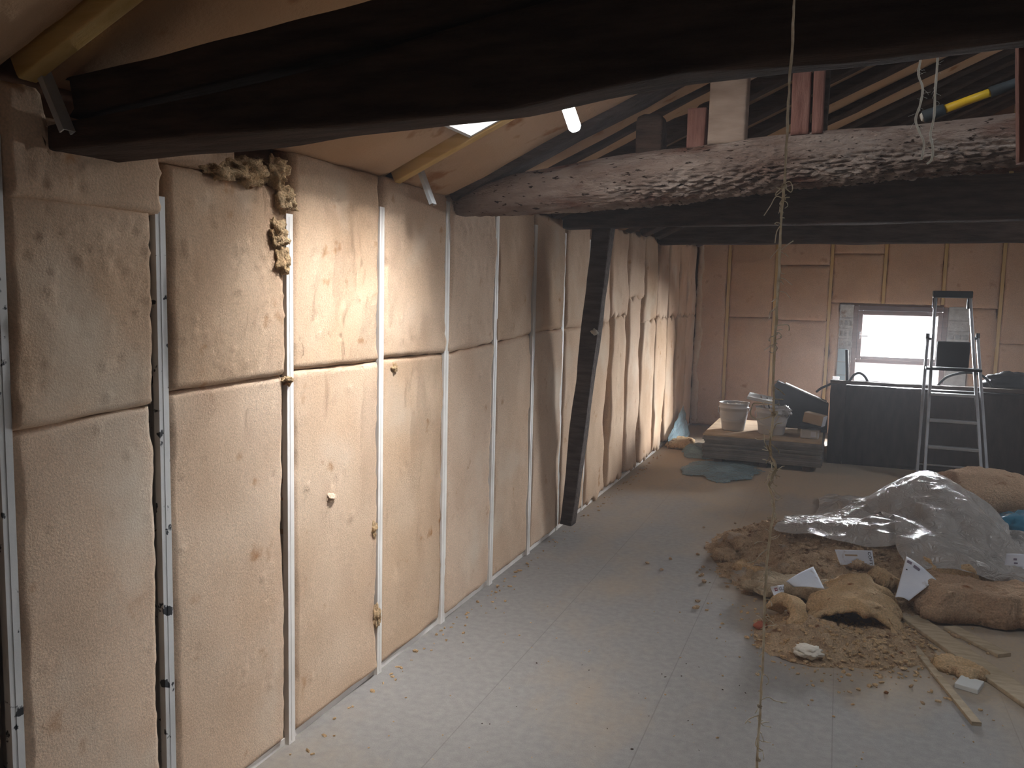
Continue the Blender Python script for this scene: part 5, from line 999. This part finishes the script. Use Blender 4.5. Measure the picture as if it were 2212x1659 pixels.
drape('folded greyish plastic flap draped at the front of the crumpled sheet', 30, 40, [[0.152, 5.011, 0.122], [0.181, 5.011, 0.13], [0.22, 5.0, 0.144], [0.257, 5.005, 0.147], [0.288, 5.021, 0.163], [0.313, 5.021, 0.165], [0.339, 5.036, 0.168], [0.369, 5.059, 0.164], [0.402, 5.077, 0.149], [0.432, 5.088, 0.144], [0.465, 5.106, 0.13], [0.495, 5.123, 0.119], [0.523, 5.136, 0.108], [0.555, 5.141, 0.102], [0.588, 5.154, 0.092], [0.621, 5.179, 0.095], [0.652, 5.176, 0.095], [0.681, 5.178, 0.083], [0.709, 5.173, 0.091], [0.739, 5.173, 0.106], [0.77, 5.185, 0.111], [0.803, 5.195, 0.103], [0.833, 5.211, 0.09], [0.858, 5.226, 0.071], [0.879, 5.241, 0.052], [0.898, 5.252, 0.047], [0.923, 5.27, 0.056], [0.947, 5.273, 0.052], [0.972, 5.275, 0.048], [0.998, 5.282, 0.049], [1.013, 5.294, 0.041]], .002, [
139,0,0,139,0,0,132,0,0,129,0,0,129,0,0,139,0,0,150,0,0,159,0,0,165,0,0,169,0,0,166,0,0,164,0,0,162,0,0,162,0,0,161,0,0,155,2,0,152,5,0,151,0,0,154,0,0,157,0,0,159,0,0,158,0,4,152,0,0,150,0,0,149,0,0,154,0,5,149,0,7,144,0,19,146,0,25,148,0,15,151,0,8,
138,13,9,139,12,9,132,13,11,127,11,12,130,7,10,139,15,8,148,14,8,155,12,8,157,12,8,160,14,6,161,12,8,160,12,10,162,7,15,160,9,14,160,6,15,159,0,9,159,0,10,155,4,15,157,15,6,155,13,7,156,12,4,152,13,1,150,14,7,149,14,8,142,14,5,143,13,10,139,9,13,141,15,20,142,16,29,144,17,24,149,16,19,
139,26,16,138,24,19,133,32,14,130,30,16,133,25,15,142,31,18,149,30,17,151,26,14,150,25,17,153,26,16,156,23,20,159,18,24,161,15,28,159,19,25,159,16,26,157,11,15,155,11,22,156,15,27,150,26,15,152,28,12,151,27,4,147,27,2,145,27,7,140,22,5,135,26,9,140,26,11,136,22,12,136,26,17,135,33,25,136,36,27,143,36,30,
135,37,19,136,40,20,131,47,19,130,46,25,134,42,22,143,47,27,148,47,22,148,40,21,148,32,30,150,33,30,154,31,34,158,29,36,159,29,36,156,33,33,151,30,27,151,20,17,151,25,12,151,29,20,149,38,20,149,43,10,148,40,12,143,41,9,137,39,5,132,34,3,131,33,2,135,35,0,136,33,0,133,38,7,130,47,17,129,53,20,135,54,21,
129,50,27,130,53,26,125,59,27,126,61,29,131,57,25,140,62,29,147,59,32,147,54,30,147,47,38,148,47,36,151,46,38,151,44,33,154,45,39,153,50,39,148,49,34,144,39,22,144,43,16,145,46,18,147,53,16,146,56,15,144,55,15,141,54,10,126,50,2,125,47,1,126,47,7,129,48,6,129,47,0,125,51,12,124,61,9,126,66,9,129,72,18,
124,65,30,123,66,34,118,73,35,118,76,31,123,72,27,134,77,32,143,73,36,146,67,38,146,64,42,145,63,35,146,61,34,150,59,39,152,60,43,146,67,35,144,67,41,140,58,31,136,63,19,138,61,28,141,67,23,141,72,15,140,70,15,135,69,10,124,64,6,124,60,6,123,60,7,127,62,13,129,58,6,129,59,0,124,72,11,125,78,15,123,85,7,
119,79,36,119,82,36,112,87,40,109,88,39,115,86,32,125,88,41,136,88,40,141,82,38,141,80,38,145,80,37,148,78,40,149,77,43,150,74,49,143,82,41,137,79,37,135,69,38,131,80,31,131,74,27,137,80,26,136,86,23,135,83,15,129,82,7,121,77,4,119,75,5,123,73,15,122,75,7,124,70,1,126,74,6,126,82,0,116,91,10,125,93,12,
115,93,44,113,89,48,109,95,48,106,95,53,111,95,45,119,101,47,130,101,45,135,97,38,137,95,41,142,96,41,147,93,46,146,94,42,149,90,49,149,92,51,142,89,47,126,81,32,121,86,22,126,88,31,132,94,27,132,100,21,128,98,13,122,96,5,119,92,9,115,90,7,119,87,16,124,89,16,121,86,2,121,90,7,119,97,3,121,101,1,123,102,13,
112,108,54,111,103,58,107,110,53,106,113,57,110,112,47,117,117,51,125,116,46,131,112,44,133,108,49,136,109,44,139,108,46,142,106,46,145,102,58,142,105,50,139,104,50,126,96,33,120,100,30,123,102,26,129,110,25,125,111,14,124,110,11,114,107,0,113,106,13,115,103,17,116,102,17,117,103,10,119,101,5,120,106,1,120,113,12,116,116,0,120,112,5,
115,128,61,115,126,62,111,131,62,110,134,58,113,131,53,119,135,53,125,132,52,129,127,49,130,124,50,131,124,43,132,122,50,136,117,49,137,114,54,135,115,44,135,111,53,131,102,44,120,112,31,123,113,30,121,122,23,118,126,16,116,121,9,109,122,3,110,121,7,111,119,20,115,117,24,113,118,14,112,116,1,115,121,0,115,128,9,117,128,8,119,125,0,
116,147,68,117,148,67,115,156,60,114,156,61,116,151,57,120,153,59,124,149,54,128,143,53,129,140,52,128,140,46,126,135,46,129,132,48,129,127,52,134,124,54,130,125,52,122,114,39,121,118,42,124,119,42,125,130,34,112,138,12,110,136,11,109,136,12,103,135,6,105,133,21,109,131,29,109,132,21,105,130,4,107,136,2,110,139,10,109,141,3,117,141,3,
116,164,74,119,167,73,118,177,63,116,177,65,117,170,59,121,171,59,124,167,54,126,160,49,126,156,52,124,155,48,122,151,49,125,146,52,126,140,61,127,139,56,126,138,52,119,128,46,117,125,47,122,130,53,120,144,40,114,150,21,106,151,9,104,149,19,97,149,13,99,148,20,102,145,30,107,146,29,103,142,15,100,150,8,103,153,15,106,156,7,113,156,4,
115,180,78,119,183,76,118,193,69,118,195,64,117,186,62,120,189,55,123,185,49,125,177,51,124,172,53,124,169,55,118,166,53,119,162,54,122,156,63,121,147,60,122,150,60,122,140,57,121,134,56,115,143,52,108,152,37,104,162,23,101,164,15,99,163,25,94,163,21,93,163,21,98,159,37,100,159,30,100,154,23,100,159,15,101,167,19,106,170,16,109,172,8,
114,196,82,118,199,80,117,208,70,117,210,70,119,203,67,121,206,60,124,201,51,123,194,48,121,189,56,120,185,53,118,180,61,114,177,61,116,172,60,119,168,60,120,155,73,118,142,67,117,149,64,111,155,61,102,166,43,102,174,33,96,179,23,96,179,30,92,178,27,92,178,28,96,176,36,100,173,39,95,168,24,96,174,20,99,179,25,102,186,19,104,189,9,
115,213,87,118,216,82,116,224,75,116,224,79,117,218,61,119,222,53,122,217,54,119,207,45,117,201,47,116,199,57,113,195,59,112,193,64,111,191,63,113,187,64,116,177,72,111,162,69,112,166,65,104,170,66,99,181,51,100,189,43,96,194,35,93,197,35,88,197,32,90,196,36,94,194,44,99,192,43,95,187,32,94,192,32,96,197,31,95,202,17,98,204,10,
116,230,94,118,232,89,116,239,81,117,241,79,113,235,56,117,237,56,116,230,46,115,222,41,110,213,52,109,214,56,109,211,69,106,212,68,106,210,68,107,207,72,107,197,82,108,180,83,109,182,78,108,184,78,99,197,64,97,207,54,98,210,49,91,216,44,89,216,43,89,218,44,94,215,54,94,213,49,90,208,44,90,210,37,89,214,28,86,216,16,90,218,11,
115,245,99,118,246,96,115,255,82,116,255,79,117,250,62,116,250,57,111,247,43,110,238,48,106,230,65,106,232,70,104,230,76,102,230,75,102,230,75,102,229,77,103,219,85,104,202,88,106,199,91,106,201,91,100,212,79,98,224,66,99,229,61,95,236,57,91,238,54,91,236,60,88,233,63,94,230,64,84,226,45,82,226,35,83,229,29,84,230,21,86,230,15,
114,260,102,115,262,93,114,270,84,113,267,73,110,261,63,110,267,58,109,268,46,104,254,64,102,253,74,102,252,79,100,249,82,99,247,83,100,246,85,98,248,84,98,239,93,98,222,97,100,221,100,102,221,103,101,230,91,96,243,75,95,250,66,91,256,64,90,252,68,86,252,69,91,245,76,90,247,67,77,239,45,78,242,36,78,245,29,80,246,23,87,245,23,
111,274,95,112,276,87,110,284,79,107,283,71,101,276,57,101,285,51,103,282,58,102,276,66,100,272,79,98,271,84,96,265,88,96,263,88,97,259,96,94,264,93,93,257,102,92,242,106,94,242,106,95,243,106,95,251,97,92,262,81,90,267,73,89,266,76,86,265,77,88,263,81,88,261,79,80,260,67,74,255,45,78,259,41,76,262,31,77,263,26,83,263,21,
107,288,87,109,290,81,106,298,73,102,300,72,98,296,56,101,301,50,103,300,52,99,293,64,94,289,83,93,286,90,93,281,93,93,276,97,94,274,97,92,272,108,89,273,112,88,262,112,90,259,113,90,262,111,90,270,102,88,277,89,88,278,84,81,279,76,78,277,72,79,276,76,79,276,79,71,274,64,75,272,52,72,276,39,74,279,34,73,281,24,78,282,18,
104,302,79,105,305,74,100,315,70,97,318,68,96,314,54,99,320,49,101,318,49,95,311,65,88,306,86,88,303,92,88,294,97,88,291,98,90,289,102,90,288,111,86,277,126,86,268,124,85,275,118,85,279,117,85,286,107,84,292,95,82,292,86,75,294,80,71,293,77,71,292,79,68,290,76,73,291,70,70,288,52,73,291,46,70,296,35,69,298,25,75,298,22,
101,317,74,100,321,75,95,332,69,92,334,66,91,330,52,94,335,46,97,334,49,89,327,68,86,324,83,84,320,95,84,308,107,85,302,107,86,301,112,85,298,121,84,293,122,83,283,122,81,289,121,81,293,122,82,301,115,79,307,99,76,307,89,72,308,87,67,307,83,66,307,83,67,305,83,68,306,74,67,302,57,67,307,45,69,312,40,68,313,31,72,313,25,
97,332,70,95,337,73,91,346,64,87,348,60,86,344,48,88,350,44,91,349,48,88,344,69,78,337,92,77,338,95,76,325,106,80,318,113,82,314,116,82,314,116,80,306,128,78,296,129,78,303,127,78,308,128,79,315,121,77,321,106,72,322,94,69,322,92,65,322,90,64,321,90,65,320,91,67,320,83,64,317,65,62,321,51,62,326,40,63,328,32,68,329,30,
93,348,68,92,352,69,87,361,59,83,360,56,79,356,48,82,363,41,85,364,49,84,360,70,73,354,97,71,350,107,70,342,103,75,334,109,79,329,115,78,325,127,76,320,133,75,311,134,74,317,133,74,322,134,74,330,125,71,337,111,69,337,102,66,337,98,63,336,97,62,336,97,61,334,96,62,335,89,58,332,70,57,336,58,60,341,48,60,342,38,61,344,30,
91,364,68,90,366,69,83,375,54,80,376,55,75,370,43,76,378,41,79,379,52,79,375,72,70,369,98,67,365,105,67,356,110,73,349,110,76,342,123,75,340,128,71,333,140,70,325,138,70,332,140,69,339,143,68,350,132,64,357,118,62,355,107,60,354,103,57,352,100,55,351,99,57,349,101,56,350,91,54,346,77,55,351,65,59,355,55,53,356,41,56,360,33,
86,378,74,87,382,72,80,390,61,75,388,55,74,386,50,72,395,48,72,393,64,71,389,81,64,382,102,63,377,97,65,370,109,68,362,118,70,357,125,67,354,135,66,349,145,64,341,142,64,349,144,64,357,149,65,367,143,63,374,128,58,372,113,55,370,107,52,367,104,51,366,104,54,364,106,55,364,98,55,361,83,55,365,71,54,370,59,47,372,44,54,375,40,
83,395,76,84,400,71,77,407,55,71,404,53,70,402,47,64,406,63,66,407,74,64,402,86,62,398,99,64,391,100,64,386,106,64,378,119,64,373,131,61,373,143,60,371,146,59,361,147,58,367,146,58,372,149,59,382,145,55,388,127,53,385,116,50,385,110,49,382,109,48,381,109,48,378,107,50,379,99,47,375,81,48,380,70,46,384,60,42,387,48,49,389,46,
80,412,68,81,416,64,74,423,49,66,421,59,65,421,53,65,423,64,67,421,66,65,413,73,64,408,84,63,407,94,60,400,111,59,393,124,60,390,134,57,392,146,54,390,149,53,378,151,52,384,146,53,388,152,55,394,149,49,401,132,48,399,120,45,400,112,45,397,112,41,395,109,41,393,108,43,393,99,41,390,82,40,394,71,39,399,62,39,399,57,47,394,59,
78,426,60,78,432,60,73,440,52,63,439,64,60,430,68,60,439,63,62,437,66,60,427,79,57,422,96,57,421,102,53,413,118,54,408,127,55,404,139,54,407,149,50,400,163,47,394,157,48,400,154,49,402,160,48,409,149,47,414,139,42,413,124,40,415,115,39,412,114,38,410,114,36,408,111,37,408,101,35,405,84,36,409,75,37,414,68,38,414,61,45,405,71,
74,441,54,73,447,56,69,456,54,59,452,69,53,444,74,55,450,73,57,450,73,55,442,85,52,436,100,52,436,106,49,428,116,51,424,127,52,420,144,48,417,159,46,414,169,45,406,166,42,413,158,44,417,161,44,424,150,43,429,142,37,428,125,35,430,118,35,427,117,33,425,115,36,422,118,38,421,110,32,418,90,34,423,81,38,428,75,39,430,68,48,423,75,
69,456,54,68,461,56,60,468,60,55,468,68,48,461,74,49,466,80,51,465,79,50,457,88,48,450,102,48,449,105,46,444,119,46,438,132,48,435,146,44,433,159,43,431,166,40,422,164,39,429,161,39,433,159,40,440,155,38,444,140,33,444,125,32,445,122,32,443,121,30,441,119,30,438,118,34,437,113,28,433,93,33,439,87,36,445,79,40,443,79,48,440,77,
61,469,59,60,473,63,53,483,64,45,482,75,43,477,76,44,483,79,45,480,84,45,472,92,44,467,103,44,465,110,42,459,124,42,453,137,42,449,150,41,451,155,38,450,168,37,442,168,36,449,161,37,453,165,36,460,154,32,463,135,31,461,126,30,461,126,28,458,125,27,456,123,28,453,122,28,452,113,28,450,98,32,455,90,35,459,84,38,459,78,45,456,77,
54,481,67,52,485,70,46,497,69,38,497,79,37,494,75,37,496,85,39,492,90,40,486,97,39,481,113,39,481,119,37,473,132,37,468,142,37,465,152,36,467,160,36,465,168,34,460,164,34,467,167,32,471,164,33,475,157,32,480,143,31,477,135,29,476,132,26,473,129,24,471,128,26,468,127,29,468,119,31,466,104,35,470,98,36,474,91,39,473,86,41,471,78,
46,494,73,45,499,75,39,511,74,33,512,81,30,506,82,31,510,90,34,507,95,35,501,105,34,496,122,33,493,129,32,488,133,32,482,146,33,480,155,31,482,161,30,481,169,30,473,172,30,481,169,31,484,171,33,490,165,32,495,152,31,493,142,27,491,138,24,488,134,21,486,132,24,483,132,32,483,126,35,480,113,36,485,105,38,487,100,38,488,92,37,486,82,
38,512,75,38,516,78,32,525,77,28,526,84,25,521,86,27,525,93,29,521,103,30,514,112,28,509,129,28,507,131,27,502,139,27,496,151,27,494,161,25,496,165,23,496,169,23,488,170,26,494,172,27,497,175,29,505,167,30,510,155,29,508,149,24,506,140,24,502,141,22,500,140,23,498,137,31,497,133,35,493,121,38,497,115,35,501,106,35,503,96,34,502,85,
31,531,75,30,533,78,27,541,77,24,542,84,21,537,87,22,540,97,24,536,106,26,528,113,24,523,124,23,522,131,22,517,141,22,512,153,22,509,163,21,512,165,18,509,178,16,503,175,18,508,178,21,512,182,24,520,171,27,525,161,25,524,152,20,522,143,17,516,137,20,512,146,23,510,147,28,512,140,33,508,129,34,512,120,33,516,110,30,518,98,24,515,86,
21,547,74,23,550,73,20,558,76,19,557,85,19,553,84,19,556,95,19,551,106,21,543,113,19,538,126,19,536,134,17,531,145,17,527,154,18,524,166,17,526,169,16,525,177,13,516,183,14,522,183,16,527,184,20,535,175,22,540,160,20,539,147,15,537,146,15,532,142,16,527,148,20,524,152,22,524,143,23,518,125,25,523,112,25,526,99,22,532,92,20,523,83,
12,565,69,14,569,68,14,574,70,12,573,82,12,568,84,15,572,90,16,567,100,17,558,112,14,552,130,14,551,136,12,546,149,12,541,158,13,539,167,12,542,175,12,540,184,11,532,184,12,539,183,13,543,185,15,550,176,15,555,162,17,554,153,12,552,146,11,548,145,9,542,144,12,539,149,17,536,142,16,532,121,14,531,102,15,537,87,15,540,77,17,539,75,
4,584,67,7,587,66,7,591,67,8,589,75,7,585,76,8,589,84,10,585,93,11,575,108,12,568,127,9,565,141,6,560,155,6,556,160,8,554,171,9,557,175,9,557,183,8,549,187,8,555,185,9,558,186,8,565,175,6,570,159,7,567,148,5,566,143,3,561,140,5,558,145,8,553,146,11,551,138,5,540,115,8,546,98,11,553,86,6,552,72,11,554,71,
0,600,59,2,602,58,4,607,58,5,605,67,4,601,69,3,606,78,4,601,87,5,591,103,7,583,122,6,580,134,5,574,147,1,571,162,3,570,170,4,573,179,5,572,186,4,565,189,4,571,186,5,574,190,3,581,177,2,585,161,2,583,150,3,581,146,1,577,141,1,571,140,0,565,137,0,561,127,2,557,113,3,561,98,6,565,89,4,566,77,5,566,70,
1,610,46,0,616,49,0,623,51,0,622,61,0,617,63,0,622,72,0,618,81,0,609,95,0,602,112,0,599,125,0,592,142,0,586,156,0,585,168,0,588,178,0,587,187,0,580,188,0,585,189,0,588,189,0,595,178,0,599,166,0,598,155,0,597,148,0,593,143,0,588,141,0,583,139,2,580,129,0,574,111,0,576,100,0,580,91,0,582,82,0,579,72])
c = onz(2196, 1150, .12)
o = lump('plastic_sack', (c.x + .10, c.y + .1, .10), (.20, .26, .13), 31, FILMT, .3, 2.0, 4); tag(o, 'teal plastic sack at the right edge behind the crumpled sheet', 'sack')
# film by the board stack
def film_floor(cx, cy, rx, ry, h, s):
    return lambda x, y: Vector((x, y, .004 + h * max(0, 1 - ((x - cx) / rx) ** 2 - ((y - cy) / ry) ** 2) * (.3 + .8 * abs(fr((x * 3, y * 2.2, s), 2))) + .006 * abs(fr((x * 14, y * 10, s), 2))))
def oval(cx, cy, rx, ry, s): return lambda x, y: ((x - cx) / rx) ** 2 + ((y - cy) / ry) ** 2 < 1 + .5 * fr((x * 4, y * 4, s), 2)
c = onz(1560, 1018); sheet('plastic_film', film_floor(c.x, c.y, .40, .55, .07, 2), c.x - .5, c.x + .5, c.y - .7, c.y + .7, 60, FILMB, 'pale blue film crumpled on the floor in front of the board stack', 'plastic film', .002, oval(c.x, c.y, .38, .5, 2))
c = onz(1520, 975); sheet('plastic_film', film_floor(c.x, c.y, .22, .5, .16, 5), c.x - .3, c.x + .25, c.y - .6, c.y + .6, 50, FILMB, 'pale blue film bunched at the left end of the board stack', 'plastic film', .002, oval(c.x, c.y, .22, .5, 5))
c = onz(1458, 962); torn_slab('torn_wool_slab', 'tan wool piece on the floor beside the blue film', (c.x + .06, c.y, .01), .28, .5, .06, .1, 25.5, TORN, amp=.02)
A, B, C_ = P_(1488, 882, .03), P_(1462, 945, .02), ony(1492, 945, 9.3)
def tallfilm(u, v):
    x = XW + .06 + .10 * (1 - v) * u + .015 * fr((u * 5, v * 5, 1), 2); y = 9.0 + .85 * u + .05 * fr((u * 4, v * 3, 4), 2); z = .02 + v * (.10 + .26 * max(0, u) ** 1.2) + .02 * fr((u * 6, v * 2, 7), 2) * v
    return Vector((x, y, z))
sheet('plastic_film', tallfilm, 0, 1, 0, 1, 26, FILMB, 'pale blue film standing against the wall near the corner', 'plastic film', .002)

# paper labels
def paper(lb, corners, lift, m, bend, text=(), n=14, flaps=None):
    a, b_, c, d = [Vector(p) for p in corners]
    nn = (b_ - a).cross(d - a).normalized(); nn = nn if nn.z > 0 else -nn
    def S(u, v, e=0.0):
        p = a.lerp(b_, u).lerp(d.lerp(c, u), v); return p + nn * (bend * (1 - (2 * u - 1) ** 2) + .012 * bend * 10 * fr((u * 2, v * 2, a.x * 9), 2) + e)
    t = thing('paper_label', lb, 'paper label', S(.5, .5), 'printed paper labels on the scraps')
    bm = bmesh.new(); G = [[bm.verts.new(S(i / n, j / n)) for i in range(n + 1)] for j in range(n + 1)]
    for j in range(n):
        for i in range(n):
            if flaps and flaps(i / n, j / n): continue
            bm.faces.new((G[j][i], G[j][i + 1], G[j + 1][i + 1], G[j + 1][i]))
    bmesh.ops.delete(bm, geom=[v for v in bm.verts if not v.link_faces], context='VERTS')
    o = part('paper', bm, PAPER, t, True); s = o.modifiers.new('thickness', 'SOLIDIFY'); s.thickness = .0008
    for kind, txt, u0, v0, uw, vh, mm, rot in text:
        if kind == 'text':
            cu = bpy.data.curves.new('print', 'FONT'); cu.body = txt; cu.resolution_u = 3; cu.offset = .012
            to = bpy.data.objects.new('print', cu); COL.objects.link(to); bpy.context.view_layer.update()
            me = to.evaluated_get(bpy.context.evaluated_depsgraph_get()).to_mesh()
            bm = bmesh.new(); bm.from_mesh(me);
            bpy.data.objects.remove(to)
            xs = [v.co.x for v in bm.verts]; ys = [v.co.y for v in bm.verts]; x0, x1, y0, y1 = min(xs), max(xs), min(ys), max(ys)
            bmesh.ops.triangulate(bm, faces=bm.faces); bmesh.ops.subdivide_edges(bm, edges=[e for e in bm.edges if e.calc_length() > .15], cuts=1)
            for v in bm.verts:
                p, q = (v.co.x - x0) / (x1 - x0), (v.co.y - y0) / (y1 - y0)
                if rot: p, q = q, 1 - p
                v.co = S(u0 + p * uw, v0 + q * vh, .0022)
            part('lettering', bm, mm, t)
        else:
            bm = bmesh.new(); k = 4; H = [[bm.verts.new(S(u0 + uw * i / k, v0 + vh * j / k, txt)) for i in range(k + 1)] for j in range(k + 1)]
            for j in range(k):
                for i in range(k): bm.faces.new((H[j][i], H[j][i + 1], H[j + 1][i + 1], H[j + 1][i]))
            part('printed_mark', bm, mm, t)
    return t
Z1 = .15
def Q(*pts): return [onz(x, y, z) for x, y, z in pts]
# corners: lower-left, lower-right, upper-right, upper-left of the printed side
paper('white label printed thermoflex lying on the scraps', Q((1714, 1268, .145), (1781, 1272, .13), (1757, 1224, .19), (1698, 1256, .185)), 0, PAPER, .006,
      [('text', 'thermoflex', .02, .80, .93, .17, INK, False), ('mark', .0022, .90, .02, .10, .06, INKP, False)])
paper('small white label corner with a red square and black letters', Q((1672, 1288, .085), (1694, 1287, .085), (1693, 1263, .12), (1664, 1268, .12)), 0, PAPER, .003,
      [('mark', .0020, .22, .46, .22, .34, INKR, False), ('mark', .0030, .29, .57, .09, .12, PAPER, False), ('text', 'GU', .60, .48, .38, .34, INK, False)])
paper('white label with a column of small letters leaning on the plastic sheet', Q((1815, 1220, .16), (1889, 1222, .16), (1884, 1189, .24), (1803, 1187, .24)), 0, PAPER, .004,
      [('text', 'COFT', .86, .06, .09, .84, INK, True), ('mark', .0020, .22, .60, .34, .10, CARD, False)], 14, lambda u, v: v < .42 - abs(u - .5) * 1.4)
paper('bare white torn label at the right of the heap', Q((1934, 1290, .10), (1963, 1298, .09), (2022, 1252, .16), (1958, 1202, .22)), 0, PAPER, .010,
      [('mark', .0022, .06, .86, .16, .07, INKP, False), ('mark', .0022, .30, .84, .22, .07, INKP, False), ('mark', .0022, .10, .68, .06, .03, INK, False)])
paper('crumpled white label by the teal sack at the right edge', Q((2166, 1238, .10), (2225, 1245, .10), (2216, 1198, .20), (2174, 1196, .20)), 0, PAPER, .012,
      [('mark', .0022, .35, .66, .16, .10, INKP, False), ('mark', .0022, .38, .48, .16, .08, INKP, False)], 14, lambda u, v: .35 < u < .7 and v < .35)

# planks and offcut
def plank(lb, px0, px1, w_, th, z=0.0, m=PLANK, seed=0):
    a, b_ = onz(*px0, z + th), onz(*px1, z + th); a.z = b_.z = z + th / 2
    d = (b_ - a).normalized(); s = Vector((0, 0, 1)).cross(d).normalized()
    bm = timber([a, b_], w_, th, s, 24, .0015, seed); bm.verts.ensure_lookup_table()
    o = obj('plank', bm, m, None, True); o.modifiers.new('edge', 'EDGE_SPLIT').split_angle = .7; tag(o, lb, 'plank', 'planks lying at the right of the floor'); return o
plank('wide dusty plank running to the right edge of the floor', (1968, 1330), (2300, 1560), .115, .022, 0, PLANK, 1)
plank('narrow plank lying behind the wide plank, below the tan slab', (2052, 1352), (2170, 1412), .075, .018, .0, PLANK, 2)
plank('thin dusty batten lying in front of the wide plank', (1955, 1370), (2110, 1560), .035, .015, 0, PLANK, 3)
A = onz(2068, 1462); B = onz(2112, 1492)
bm = bmesh.new(); c = onz(2094, 1478, .012); mt = Matrix.Translation((c.x, c.y, .0)) @ Matrix.Rotation(-.35, 4, 'Z'); box(bm, (-.045, -.055, .0), (.045, .055, .022), mt); o = obj('offcut', bm, OFFC); bev(o, .003); tag(o, 'small white rectangular offcut on the floor beside the planks', 'offcut')

# ------------------------------------------------------------------ dusty air (in the world, all around)
wn = SC.world.node_tree; va = wn.nodes.new('ShaderNodeVolumeScatter')
va.inputs['Color'].default_value = (0.96, 0.96, 1.0, 1); va.inputs['Density'].default_value = 0.0065; va.inputs['Anisotropy'].default_value = 0.35
wn.links.new(va.outputs[0], wn.nodes['World Output'].inputs['Volume'])
